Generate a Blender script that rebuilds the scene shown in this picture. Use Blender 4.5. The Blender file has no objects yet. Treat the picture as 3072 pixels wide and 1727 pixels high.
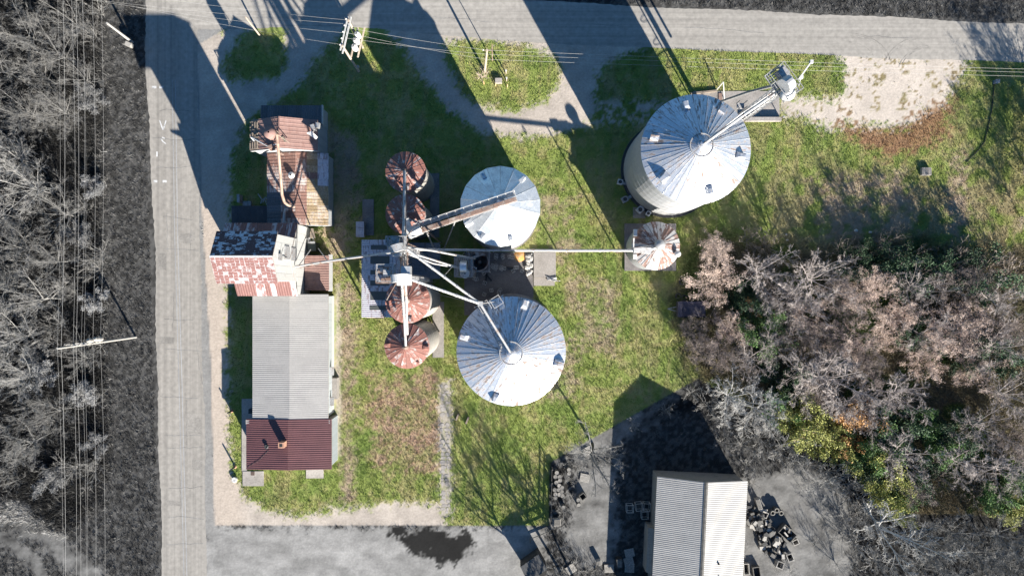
import bpy, math, random
import numpy as np
from mathutils import Vector, Matrix, Quaternion
random.seed(7)
S = bpy.context.scene
C = S.collection
# ------------------------------------------------------------------ camera, sky, sun, exposure
H, K, CX, CY = 86.0, 0.042, 1536.0, 863.5          # flying height, metres per photo pixel on the ground, nadir
cam = bpy.data.cameras.new('camera'); cam.sensor_width = 36; cam.lens = 36 * H / (3072 * K); cam.clip_end = 3000
co = bpy.data.objects.new('camera', cam); C.objects.link(co); co.location = (0, 0, H); S.camera = co
S.render.resolution_x, S.render.resolution_y = 1024, 575
EL, SX, SY = math.radians(21.5), 0.485, -0.8746     # sun elevation, horizontal direction towards the sun
w = bpy.data.worlds.new('World'); S.world = w; w.use_nodes = True
sk = w.node_tree.nodes.new('ShaderNodeTexSky'); sk.sky_type = 'NISHITA'; sk.sun_disc = False
sk.sun_elevation = EL; sk.sun_rotation = math.radians(151); sk.dust_density = 0.3; sk.ozone_density = 3.5
bg = w.node_tree.nodes['Background']; bg.inputs[1].default_value = 0.05
hs = w.node_tree.nodes.new('ShaderNodeHueSaturation'); hs.inputs['Saturation'].default_value = 1.2
w.node_tree.links.new(sk.outputs[0], hs.inputs['Color']); w.node_tree.links.new(hs.outputs[0], bg.inputs[0])
sl = bpy.data.lights.new('sun', 'SUN'); sl.energy = 5.0; sl.angle = math.radians(0.5); sl.color = (1, 0.945, 0.86)
so = bpy.data.objects.new('sun', sl); C.objects.link(so); so.location = (40, -80, 60)
so.rotation_euler = Vector((-SX * math.cos(EL), -SY * math.cos(EL), -math.sin(EL))).to_track_quat('-Z', 'Y').to_euler()
S.view_settings.view_transform = 'Standard'; S.view_settings.look = 'None'
S.view_settings.gamma = 1; S.view_settings.use_curve_mapping = False
S.view_settings.exposure = 1.75

# ------------------------------------------------------------------ helpers
def G(sx, sy, h=0.0):
    f = K * (1 - h / H)
    return Vector(((sx - CX) * f, (CY - sy) * f, h))
def tag(o, label=None, cat=None, group=None, kind=None):
    if label: o['label'] = label
    if cat: o['category'] = cat
    if group: o['group'] = group
    if kind: o['kind'] = kind
    return o
def thing(name, label, cat, loc=(0, 0, 0), rz=0, group=None):
    o = bpy.data.objects.new(name, None); C.objects.link(o); o.empty_display_size = 0.3
    o.location = loc; o.rotation_euler = (0, 0, rz)
    return tag(o, label, cat, group)
def copy_tree(o, parent=None):
    c = o.copy(); C.objects.link(c); c.parent = parent
    for ch in o.children: copy_tree(ch, c)
    return c
class MB:
    """collects faces of ONE mesh"""
    def __init__(s): s.v = []; s.f = []
    def add(s, vs, fs):
        b = len(s.v); s.v += [tuple(x) for x in vs]; s.f += [tuple(i + b for i in f) for f in fs]; return s
    def box(s, c, d, rz=0, rot=None):
        hx, hy, hz = d[0] / 2, d[1] / 2, d[2] / 2
        vs = [Vector((x, y, z)) for x in (-hx, hx) for y in (-hy, hy) for z in (-hz, hz)]
        R = rot if rot else Matrix.Rotation(rz, 3, 'Z')
        return s.add([R @ v + Vector(c) for v in vs], [(0, 1, 3, 2), (4, 6, 7, 5), (0, 4, 5, 1), (2, 3, 7, 6), (0, 2, 6, 4), (1, 5, 7, 3)])
    def span(s, x0, x1, y0, y1, z0, z1):
        return s.box(((x0 + x1) / 2, (y0 + y1) / 2, (z0 + z1) / 2), (x1 - x0, y1 - y0, z1 - z0))
    def bar(s, a, b, wd, ht=None):
        a, b = Vector(a), Vector(b); d = b - a
        if d.length < 1e-5: return s
        q = d.to_track_quat('X', 'Z').to_matrix()
        return s.box((a + b) / 2, (d.length, wd, ht or wd), rot=q)
    def tube(s, a, b, r0, r1=None, n=8, cap=True):
        a, b = Vector(a), Vector(b); r1 = r0 if r1 is None else r1; d = b - a
        q = d.to_track_quat('Z', 'Y').to_matrix(); vs = []
        for p, r in ((a, r0), (b, r1)):
            for i in range(n):
                t = 2 * math.pi * i / n; vs.append(p + q @ Vector((r * math.cos(t), r * math.sin(t), 0)))
        fs = [(i, (i + 1) % n, n + (i + 1) % n, n + i) for i in range(n)]
        if cap: fs += [tuple(range(n - 1, -1, -1)), tuple(range(n, 2 * n))]
        return s.add(vs, fs)
    def pipe(s, pts, r, n=8):
        for a, b in zip(pts, pts[1:]): s.tube(a, b, r, n=n)
        return s
    def lathe(s, prof, n=32, c=(0, 0, 0), cap=False):
        vs = []
        for r, z in prof:
            for i in range(n):
                t = 2 * math.pi * i / n; vs.append((c[0] + r * math.cos(t), c[1] + r * math.sin(t), c[2] + z))
        fs = [(k * n + i, k * n + (i + 1) % n, (k + 1) * n + (i + 1) % n, (k + 1) * n + i) for k in range(len(prof) - 1) for i in range(n)]
        if cap: fs += [tuple(range(n - 1, -1, -1)), tuple(range((len(prof) - 1) * n, len(prof) * n))]
        return s.add(vs, fs)
    def prism(s, poly, z0, z1):
        n = len(poly)
        return s.add([(p[0], p[1], z0) for p in poly] + [(p[0], p[1], z1) for p in poly],
                     [tuple(range(n - 1, -1, -1)), tuple(range(n, 2 * n))] + [(i, (i + 1) % n, n + (i + 1) % n, n + i) for i in range(n)])
    def mesh(s, name):
        m = bpy.data.meshes.new(name); m.from_pydata(s.v, [], s.f); m.update(); return m
    def build(s, name, mat, parent=None, smooth=False, world=True):
        if parent is not None and world:                      # vertices were given in world space
            r = parent
            while r.parent: r = r.parent
            inv = Matrix.Rotation(-r.rotation_euler.z, 3, 'Z'); l = r.location
            s.v = [tuple(inv @ (Vector(v) - l)) for v in s.v]
        m = s.mesh(name); m.materials.append(mat)
        if smooth: m.polygons.foreach_set('use_smooth', [True] * len(m.polygons))
        o = bpy.data.objects.new(name, m); C.objects.link(o); o.parent = parent
        return o

# ------------------------------------------------------------------ materials
MATS = {}
def M(name, col, rough=0.8, metal=0.0, col2=None, amt=0.5, scale=1.0, stretch=(1, 1, 1), sharp=0.08, var=0.12, fine=6.0,
      bump=0.0, bscale=12.0, edge=None, rnd=0.0, wave=None, cont=False):
    """base colour, second colour in noise patches, fine mottling, a little difference between pieces"""
    m = bpy.data.materials.new(name); m.use_nodes = True; MATS[name] = m
    N = m.node_tree.nodes; L = m.node_tree.links; b = N['Principled BSDF']
    b.inputs['Roughness'].default_value = rough; b.inputs['Metallic'].default_value = metal
    tc = N.new('ShaderNodeTexCoord'); oi = N.new('ShaderNodeObjectInfo')
    mu = N.new('ShaderNodeMath'); mu.operation = 'MULTIPLY'; mu.inputs[1].default_value = 37.0; L.new(oi.outputs['Random'], mu.inputs[0])
    off = N.new('ShaderNodeVectorMath'); off.operation = 'ADD'; L.new(tc.outputs['Object'], off.inputs[0]); L.new(mu.outputs[0], off.inputs[1])
    if cont: off = N.new('ShaderNodeNewGeometry')
    mp = N.new('ShaderNodeMapping'); mp.inputs['Scale'].default_value = [scale * q for q in stretch]; L.new(off.outputs[0], mp.inputs[0])
    c = None
    if col2:
        no = N.new('ShaderNodeTexNoise'); no.inputs['Scale'].default_value = 1.0; no.inputs['Detail'].default_value = 7; no.inputs['Roughness'].default_value = 0.68
        L.new(mp.outputs[0], no.inputs['Vector']); f = no.outputs[0]
        if rnd:
            a = N.new('ShaderNodeMath'); a.operation = 'MULTIPLY_ADD'; a.inputs[1].default_value = rnd; a.inputs[2].default_value = -rnd / 2
            L.new(oi.outputs['Random'], a.inputs[0])
            a2 = N.new('ShaderNodeMath'); a2.operation = 'ADD'; L.new(f, a2.inputs[0]); L.new(a.outputs[0], a2.inputs[1]); f = a2.outputs[0]
        mr = N.new('ShaderNodeMapRange'); mr.inputs[1].default_value = 1 - amt - sharp; mr.inputs[2].default_value = 1 - amt + sharp; L.new(f, mr.inputs[0]); f = mr.outputs[0]
        if edge:                                              # worn rim around each plate
            sx = N.new('ShaderNodeSeparateXYZ'); L.new(tc.outputs['Generated'], sx.inputs[0]); t = None
            for ax in edge:
                d = N.new('ShaderNodeMath'); d.operation = 'SUBTRACT'; d.inputs[1].default_value = 0.5; L.new(sx.outputs[ax], d.inputs[0])
                e = N.new('ShaderNodeMath'); e.operation = 'ABSOLUTE'; L.new(d.outputs[0], e.inputs[0])
                if t is None: t = e.outputs[0]
                else:
                    g = N.new('ShaderNodeMath'); g.operation = 'MAXIMUM'; L.new(t, g.inputs[0]); L.new(e.outputs[0], g.inputs[1]); t = g.outputs[0]
            n2 = N.new('ShaderNodeTexNoise'); n2.inputs['Scale'].default_value = 5.0; L.new(off.outputs[0], n2.inputs['Vector'])
            ad = N.new('ShaderNodeMath'); ad.operation = 'MULTIPLY_ADD'; ad.inputs[1].default_value = 0.42; L.new(n2.outputs[0], ad.inputs[0]); L.new(t, ad.inputs[2])
            er = N.new('ShaderNodeMapRange'); er.inputs[1].default_value = 0.65; er.inputs[2].default_value = 0.70; er.inputs[3].default_value = 1; er.inputs[4].default_value = 0; L.new(ad.outputs[0], er.inputs[0])
            mm = N.new('ShaderNodeMath'); mm.operation = 'MULTIPLY'; L.new(f, mm.inputs[0]); L.new(er.outputs[0], mm.inputs[1]); f = mm.outputs[0]
        mx = N.new('ShaderNodeMix'); mx.data_type = 'RGBA'; mx.inputs[6].default_value = (*col, 1); mx.inputs[7].default_value = (*col2, 1)
        L.new(f, mx.inputs[0]); c = mx.outputs[2]
        if metal > 0:
            k = N.new('ShaderNodeMath'); k.operation = 'MULTIPLY_ADD'; k.inputs[1].default_value = -metal; k.inputs[2].default_value = metal; L.new(f, k.inputs[0]); L.new(k.outputs[0], b.inputs['Metallic'])
            k = N.new('ShaderNodeMath'); k.operation = 'MULTIPLY_ADD'; k.inputs[1].default_value = 0.85 - rough; k.inputs[2].default_value = rough; L.new(f, k.inputs[0]); L.new(k.outputs[0], b.inputs['Roughness'])
    n3 = N.new('ShaderNodeTexNoise'); n3.inputs['Scale'].default_value = fine; n3.inputs['Detail'].default_value = 6; L.new(off.outputs[0], n3.inputs['Vector'])
    r3 = N.new('ShaderNodeMapRange'); r3.inputs[1].default_value = 0.3; r3.inputs[2].default_value = 0.7; r3.inputs[3].default_value = 1 - var * 1.4; r3.inputs[4].default_value = 1 + var; L.new(n3.outputs[0], r3.inputs[0])
    r4 = N.new('ShaderNodeMapRange'); r4.inputs[3].default_value = 1 - var; r4.inputs[4].default_value = 1 + var * 0.6; L.new(oi.outputs['Random'], r4.inputs[0])
    mm = N.new('ShaderNodeMath'); mm.operation = 'MULTIPLY'; L.new(r3.outputs[0], mm.inputs[0]); L.new(r4.outputs[0], mm.inputs[1])
    vs = N.new('ShaderNodeVectorMath'); vs.operation = 'SCALE'; L.new(mm.outputs[0], vs.inputs['Scale'])
    if c: L.new(c, vs.inputs[0])
    else: vs.inputs[0].default_value = col
    L.new(vs.outputs[0], b.inputs['Base Color'])
    if bump:
        n4 = N.new('ShaderNodeTexNoise'); n4.inputs['Scale'].default_value = bscale; n4.inputs['Detail'].default_value = 6; L.new(tc.outputs['Object'], n4.inputs['Vector'])
        bp = N.new('ShaderNodeBump'); bp.inputs['Strength'].default_value = bump; bp.inputs['Distance'].default_value = 0.1; L.new(n4.outputs[0], bp.inputs['Height']); L.new(bp.outputs[0], b.inputs['Normal'])
    if wave:                                                  # fine corrugation (axis, scale)
        wv = N.new('ShaderNodeTexWave'); wv.bands_direction = wave[0]; wv.inputs['Scale'].default_value = wave[1]; L.new(tc.outputs['Object'], wv.inputs['Vector'])
        bp = N.new('ShaderNodeBump'); bp.inputs['Strength'].default_value = 0.5; bp.inputs['Distance'].default_value = 0.03; L.new(wv.outputs[0], bp.inputs['Height']); L.new(bp.outputs[0], b.inputs['Normal'])
    return m
GALV = M('galvanised_roof', (0.60, 0.62, 0.65), 0.38, 0.7, (0.20, 0.15, 0.125), 0.43, 1.7, (0.5, 2.2, 1), 0.07, 0.10, rnd=0.10)
GALVC = M('clean_galvanised_roof', (0.62, 0.64, 0.65), 0.38, 0.65, (0.40, 0.42, 0.42), 0.30, 0.7, sharp=0.2, var=0.12)
GWALL = M('galvanised_wall', (0.40, 0.405, 0.41), 0.5, 0.35, (0.40, 0.38, 0.36), 0.36, 0.5, (1, 1, 0.25), 0.14, 0.08, wave=('Z', 2.6))
GWALLT = M('weathered_wall', (0.34, 0.325, 0.30), 0.6, 0.25, (0.23, 0.20, 0.17), 0.45, 0.6, (1, 1, 0.3), 0.14, 0.12, wave=('Z', 2.6))
STEEL = M('pale_steel', (0.40, 0.395, 0.385), 0.5, 0.3, (0.24, 0.16, 0.12), 0.40, 1.3, (1, 1, 1), 0.06, 0.12)
STEELD = M('rusty_steel', (0.21, 0.135, 0.105), 0.75, 0.1, (0.33, 0.29, 0.26), 0.42, 1.0, sharp=0.1, var=0.2)
GREYST = M('grey_machine_steel', (0.34, 0.34, 0.34), 0.6, 0.3, (0.17, 0.13, 0.11), 0.4, 2, var=0.2)
WHITEST = M('white_painted_steel', (0.52, 0.51, 0.49), 0.5, 0.1, (0.30, 0.25, 0.21), 0.38, 1.4, var=0.1)
RUSTBIN = M('rusted_bin_roof', (0.235, 0.10, 0.076), 0.7, 0.05, (0.42, 0.39, 0.37), 0.415, 1.2, (0.8, 1.3, 1), 0.05, 0.16, rnd=0.06)
RUSTROOF = M('rusted_sheet_roof', (0.215, 0.115, 0.09), 0.8, 0, (0.38, 0.33, 0.30), 0.42, 1.1, (0.5, 3.2, 1), 0.06, 0.18, rnd=0.2)
RUSTYEL = M('yellowed_sheet_roof', (0.30, 0.215, 0.12), 0.8, 0, (0.36, 0.30, 0.25), 0.45, 0.9, (0.5, 2.0, 1), 0.10, 0.25, rnd=0.2)
RUSTPLAIN = M('brown_red_sheet_roof', (0.255, 0.155, 0.132), 0.75, 0, (0.20, 0.11, 0.09), 0.42, 0.9, (0.6, 2.2, 1), 0.12, 0.10)
PLATE = M('rusted_metal_plate', (0.37, 0.345, 0.345), 0.5, 0.1, (0.165, 0.078, 0.07), 0.61, 0.8, (1, 1, 1), 0.05, 0.14, edge=(0, 1), rnd=0.30, cont=True)
PLATEN = M('flaking_metal_plate', (0.50, 0.50, 0.53), 0.4, 0.3, (0.095, 0.055, 0.055), 0.545, 1.5, (1.3, 2.4, 1), 0.035, 0.14, rnd=0.26, cont=True)
STRIPR = M('streaked_strip_roof', (0.17, 0.08, 0.07), 0.7, 0.05, (0.36, 0.34, 0.35), 0.40, 1.1, (2.2, 0.6, 1), 0.05, 0.14, rnd=0.35)
DARKROOF = M('shaded_sheet_roof', (0.085, 0.09, 0.10), 0.65, 0, (0.26, 0.27, 0.29), 0.33, 1.0, (4, 0.5, 1), 0.05, 0.2)  # shade lying on these sheets is put into the dark base colour
SHEDROOF = M('bleached_sheet_roof', (0.50, 0.48, 0.52), 0.55, 0.15, (0.23, 0.18, 0.18), 0.44, 1.3, (0.35, 3.2, 1), 0.05, 0.12, rnd=0.1)
SKYL = M('dull_skylight_panel', (0.075, 0.08, 0.075), 0.5, 0, var=0.1)
WHITESID = M('white_siding', (0.40, 0.40, 0.385), 0.7, 0, (0.28, 0.245, 0.21), 0.32, 0.9, (1, 1.5, 0.3), 0.08, 0.06)
GREYSID = M('grey_siding', (0.30, 0.31, 0.32), 0.7, 0, (0.22, 0.22, 0.22), 0.4, 1, var=0.1)
WHITERF = M('off_white_ribbed_roof', (0.305, 0.293, 0.278), 0.55, 0.0, (0.255, 0.247, 0.235), 0.42, 0.35, sharp=0.15, var=0.05)
MAROON = M('maroon_ribbed_roof', (0.105, 0.044, 0.046), 0.5, 0, (0.085, 0.036, 0.038), 0.45, 0.6, sharp=0.15, var=0.08)
CONC = M('concrete', (0.30, 0.275, 0.25), 0.9, 0, (0.215, 0.195, 0.175), 0.42, 0.6, sharp=0.14, var=0.12, bump=0.2)
CONCD = M('stained_concrete', (0.22, 0.20, 0.19), 0.9, 0, (0.13, 0.12, 0.115), 0.5, 0.5, sharp=0.16, var=0.15, bump=0.2)
BLOCK = M('concrete_block', (0.42, 0.40, 0.37), 0.9, 0, (0.30, 0.28, 0.26), 0.4, 4, var=0.15)
WOOD = M('weathered_wood', (0.24, 0.195, 0.15), 0.85, 0, (0.15, 0.12, 0.10), 0.45, 2, (1, 1, 0.4), 0.15, 0.15)
POLE = M('pole_wood', (0.42, 0.35, 0.27), 0.85, 0, (0.30, 0.24, 0.19), 0.45, 2, (2, 2, 0.2), 0.15, 0.1)
BRICK = M('chimney_brick', (0.40, 0.23, 0.15), 0.85, 0, (0.30, 0.16, 0.11), 0.5, 5, var=0.15)
DARKM = M('dark_metal', (0.03, 0.03, 0.032), 0.6, 0, var=0.3)
WAGON = M('dark_wagon_paint', (0.055, 0.05, 0.075), 0.6, 0, (0.10, 0.085, 0.085), 0.35, 1.2, var=0.2)
ORANGE = M('spilled_grain', (0.48, 0.24, 0.07), 0.95, 0, (0.38, 0.26, 0.15), 0.45, 2.5, var=0.2, bump=0.5)
WIRE = M('wire_aluminium', (0.42, 0.405, 0.38), 0.5, 0.2, var=0.05)
PAINT = M('worn_road_paint', (0.55, 0.55, 0.54), 0.8, 0, (0.26, 0.26, 0.26), 0.45, 2.5, sharp=0.08, var=0.1)
# the land around the lot is colourless in the photograph
gGALV = M('grey_ribbed_roof', (0.33, 0.318, 0.298), 0.55, 0.0, (0.27, 0.26, 0.245), 0.42, 0.4, sharp=0.15, var=0.06)
gWALL = M('grey_barn_wall', (0.21, 0.197, 0.176), 0.8, 0, (0.15, 0.14, 0.125), 0.4, 0.8, var=0.12)
gDARK = M('black_junk', (0.02, 0.02, 0.02), 0.7, 0, (0.10, 0.10, 0.10), 0.35, 3, var=0.3)
gMID = M('grey_junk', (0.135, 0.127, 0.113), 0.75, 0, (0.06, 0.057, 0.05), 0.45, 3, var=0.25)
gLIGHT = M('pale_junk', (0.34, 0.32, 0.287), 0.7, 0, (0.22, 0.207, 0.185), 0.35, 3, var=0.15)
gDRUM = M('drum_lid', (0.21, 0.197, 0.176), 0.7, 0, (0.12, 0.113, 0.1), 0.4, 4, var=0.3)
gPOLE = M('grey_pole_wood', (0.32, 0.305, 0.28), 0.8, 0, var=0.1)
gBARK = M('pale_bark', (0.25, 0.242, 0.228), 0.9, 0, var=0.2)
gBARKW = M('white_bark', (0.40, 0.388, 0.365), 0.9, 0, var=0.15)
gBARK2 = M('grey_bark', (0.168, 0.163, 0.154), 0.9, 0, var=0.25)
gBARKD = M('black_bark', (0.03, 0.03, 0.03), 0.9, 0, var=0.2)
BARKW = M('silver_bark', (0.365, 0.32, 0.295), 0.9, 0, var=0.2)
BARKP = M('rosy_bark', (0.52, 0.41, 0.345), 0.9, 0, var=0.2)
BARKB = M('brown_grey_bark', (0.235, 0.195, 0.165), 0.9, 0, var=0.25)
BARKO = M('tan_bark', (0.45, 0.34, 0.24), 0.9, 0, var=0.2)
LEAFG = M('green_leaf', (0.10, 0.19, 0.045), 0.7, 0, var=0.35, fine=2)
LEAFD = M('dark_green_leaf', (0.03, 0.07, 0.025), 0.7, 0, var=0.35, fine=2)
LEAFY = M('yellow_green_leaf', (0.34, 0.35, 0.09), 0.7, 0, var=0.3, fine=2)
LEAFO = M('orange_leaf', (0.66, 0.36, 0.13), 0.7, 0, var=0.3, fine=2)
gLEAF = M('grey_leaf', (0.22, 0.22, 0.22), 0.8, 0, var=0.4, fine=2)

def attr_mat(name, rough=0.95, var=0.25, bump=0.5, translucent=False):
    m = bpy.data.materials.new(name); m.use_nodes = True; N = m.node_tree.nodes; L = m.node_tree.links; b = N['Principled BSDF']
    b.inputs['Roughness'].default_value = rough; b.inputs['Specular IOR Level'].default_value = 0.2
    a = N.new('ShaderNodeAttribute'); a.attribute_name = 'Col'
    tc = N.new('ShaderNodeTexCoord')
    if var:
        n = N.new('ShaderNodeTexNoise'); n.inputs['Scale'].default_value = 3.5; n.inputs['Detail'].default_value = 9; n.inputs['Roughness'].default_value = 0.75; L.new(tc.outputs['Object'], n.inputs['Vector'])
        r = N.new('ShaderNodeMapRange'); r.inputs[1].default_value = 0.3; r.inputs[2].default_value = 0.7; r.inputs[3].default_value = 1 - var; r.inputs[4].default_value = 1 + var; L.new(n.outputs[0], r.inputs[0])
        v = N.new('ShaderNodeVectorMath'); v.operation = 'SCALE'; L.new(a.outputs['Color'], v.inputs[0]); L.new(r.outputs[0], v.inputs['Scale']); L.new(v.outputs[0], b.inputs['Base Color'])
        bp = N.new('ShaderNodeBump'); bp.inputs['Strength'].default_value = bump; bp.inputs['Distance'].default_value = 0.12; L.new(n.outputs[0], bp.inputs['Height']); L.new(bp.outputs[0], b.inputs['Normal'])
    else: L.new(a.outputs['Color'], b.inputs['Base Color'])
    return m
GROUND = attr_mat('ground_cover', var=0.22, bump=0.35); BLADE = attr_mat('grass_blades', var=0)

def road_mat(name, stretch):
    m = M(name, (0.31, 0.288, 0.256), 0.9, 0, (0.215, 0.20, 0.178), 0.47, 1.0, stretch, 0.16, 0.12, fine=2.2)
    return m
ROADV = road_mat('asphalt_northbound', (2.0, 0.012, 1)); ROADH = road_mat('asphalt_eastbound', (0.012, 1.6, 1))

# ------------------------------------------------------------------ the ground: colours by place
_lat = np.random.RandomState(3).rand(256, 256)
def vnoise(x, y):
    xi = np.floor(x).astype(int); yi = np.floor(y).astype(int); fx = x - xi; fy = y - yi
    fx = fx * fx * (3 - 2 * fx); fy = fy * fy * (3 - 2 * fy)
    a = _lat[xi % 256, yi % 256]; b = _lat[(xi + 1) % 256, yi % 256]; c = _lat[xi % 256, (yi + 1) % 256]; d = _lat[(xi + 1) % 256, (yi + 1) % 256]
    return (a * (1 - fx) + b * fx) * (1 - fy) + (c * (1 - fx) + d * fx) * fy
def fbm(x, y, s, o=4):
    t = 0; a = 1; n = 0
    for k in range(o): t = t + a * vnoise(x * s + 17.3 * k, y * s + 5.1 * k); n += a; a *= 0.55; s *= 2.1
    return t / n
def sdist(px, py, poly):
    """signed distance in photo pixels, positive inside"""
    d = np.full(px.shape, 1e9); ins = np.zeros(px.shape, bool); n = len(poly)
    for i in range(n):
        ax, ay = poly[i]; bx, by = poly[(i + 1) % n]; ex, ey = bx - ax, by - ay
        t = np.clip(((px - ax) * ex + (py - ay) * ey) / (ex * ex + ey * ey + 1e-9), 0, 1)
        d = np.minimum(d, np.hypot(px - ax - t * ex, py - ay - t * ey))
        if ay != by: ins ^= ((ay > py) != (by > py)) & (px < ex * (py - ay) / (by - ay) + ax)
    return np.where(ins, d, -d)
def sstep(a, b, v):
    t = np.clip((v - a) / (b - a), 0, 1); return t * t * (3 - 2 * t)
LOT = [(593, 136), (690, 79), (810, 49), (1137, 68), (1500, 86), (1931, 105), (2500, 136), (3072, 164), (6000, 320), (6000, 1600), (3072, 1544), (2691, 1538), (2684, 1520), (2626, 1440),
       (2509, 1371), (2364, 1291), (2096, 1133), (1649, 1386), (1647, 1576), (644, 1576), (632, 1073), (603, 572)]
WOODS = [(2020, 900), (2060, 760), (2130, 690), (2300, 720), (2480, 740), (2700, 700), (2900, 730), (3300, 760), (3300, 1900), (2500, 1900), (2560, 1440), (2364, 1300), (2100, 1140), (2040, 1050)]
GRAVEL = [[(560, 130), (690, 70), (810, 40), (1060, 60), (1020, 112), (950, 171), (920, 225), (880, 275), (780, 332), (735, 375), (700, 450), (688, 600), (692, 700), (684, 860), (684, 1100), (690, 1300), (700, 1420), (740, 1490), (800, 1525), (900, 1548), (1000, 1528), (1200, 1505), (1330, 1515), (1350, 1600), (590, 1640), (590, 1073), (560, 572)],
          [(1120, 60), (1180, 115), (1250, 200), (1300, 270), (1340, 330), (1450, 398), (1560, 415), (1650, 405), (1770, 375), (1795, 320), (1785, 260), (1800, 210), (1850, 175), (1930, 152), (1960, 90), (1500, 70)],
          [(1316, 1150), (1352, 1140), (1354, 1330), (1352, 1560), (1322, 1560), (1318, 1330)],
          [(2490, 120), (2930, 140), (2890, 215), (2862, 262), (2825, 325), (2780, 330), (2740, 372), (2650, 392), (2540, 372), (2480, 398), (2420, 362), (2345, 348), (2338, 292), (2400, 282), (2515, 300), (2530, 260), (2522, 200)]]
ISLE = [[(672, 180), (735, 92), (850, 78), (852, 150), (868, 192), (822, 235), (700, 242), (668, 210)],
        [(1330, 132), (1430, 119), (1580, 136), (1672, 172), (1682, 240), (1640, 300), (1550, 330), (1450, 325), (1390, 282), (1350, 210)]]
RED = [(2510, 340), (2580, 372), (2700, 372), (2790, 300), (2855, 310), (2840, 385), (2765, 440), (2680, 468), (2610, 445), (2550, 405)]
DRY = [[(1105, 1130), (1325, 1110), (1330, 1420), (1120, 1400)], [(1020, 840), (1062, 840), (1060, 1500), (1025, 1500)], [(985, 380), (1075, 420), (1060, 720), (985, 820)],
       [(1700, 820), (1850, 860), (1830, 1060), (1740, 1040)], [(2440, 540), (2700, 520), (2760, 700), (2480, 720)], [(2860, 460), (2900, 460), (2890, 800), (2840, 800)], [(1620, 560), (1720, 600), (1740, 760), (1640, 800)],
       [(1660, 1010), (1740, 1080), (1720, 1180), (1600, 1200)]]
LANE = [(1006, 850), (1021, 850), (1024, 1180), (1022, 1370), (1008, 1370), (1006, 1100)]
YARD = [[(600, 1576), (1647, 1576), (1660, 1900), (600, 1900)], [(1730, 1390), (1850, 1380), (1850, 1690), (1740, 1700), (1690, 1620)], [(2230, 1440), (2420, 1390), (2540, 1480), (2560, 1900), (2200, 1900)],
        [(1700, 1340), (2095, 1150), (2110, 1170), (1740, 1400)], [(-40, 1485), (60, 1505), (200, 1610), (360, 1760), (300, 1800), (150, 1660), (-40, 1545)], [(-40, 1570), (60, 1610), (230, 1800), (190, 1800), (-40, 1600)]]
SHOULDER = [(430, -100), (760, -100), (900, 60), (690, 85), (597, 140), (596, 140), (600, 300), (605, 572), (634, 1073), (648, 1600), (600, 1600), (590, 900)]
MUD = [(1180, 1585), (1270, 1578), (1410, 1610), (1420, 1660), (1330, 1688), (1230, 1650)]
DARKS = [(2090, 1140), (2364, 1291), (2509, 1371), (2626, 1440), (2691, 1538), (3300, 1550), (3300, 1900), (2590, 1900), (2565, 1520), (2420, 1385), (2240, 1325), (2120, 1240), (1990, 1240), (1900, 1290)]  # black strip outside the lot, plus barn shade painted into the ground tone
BLACKW = [(-900, -900), (300, -900), (310, 300), (300, 800), (330, 1300), (310, 1500), (210, 1600), (-900, 1400)]
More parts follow.
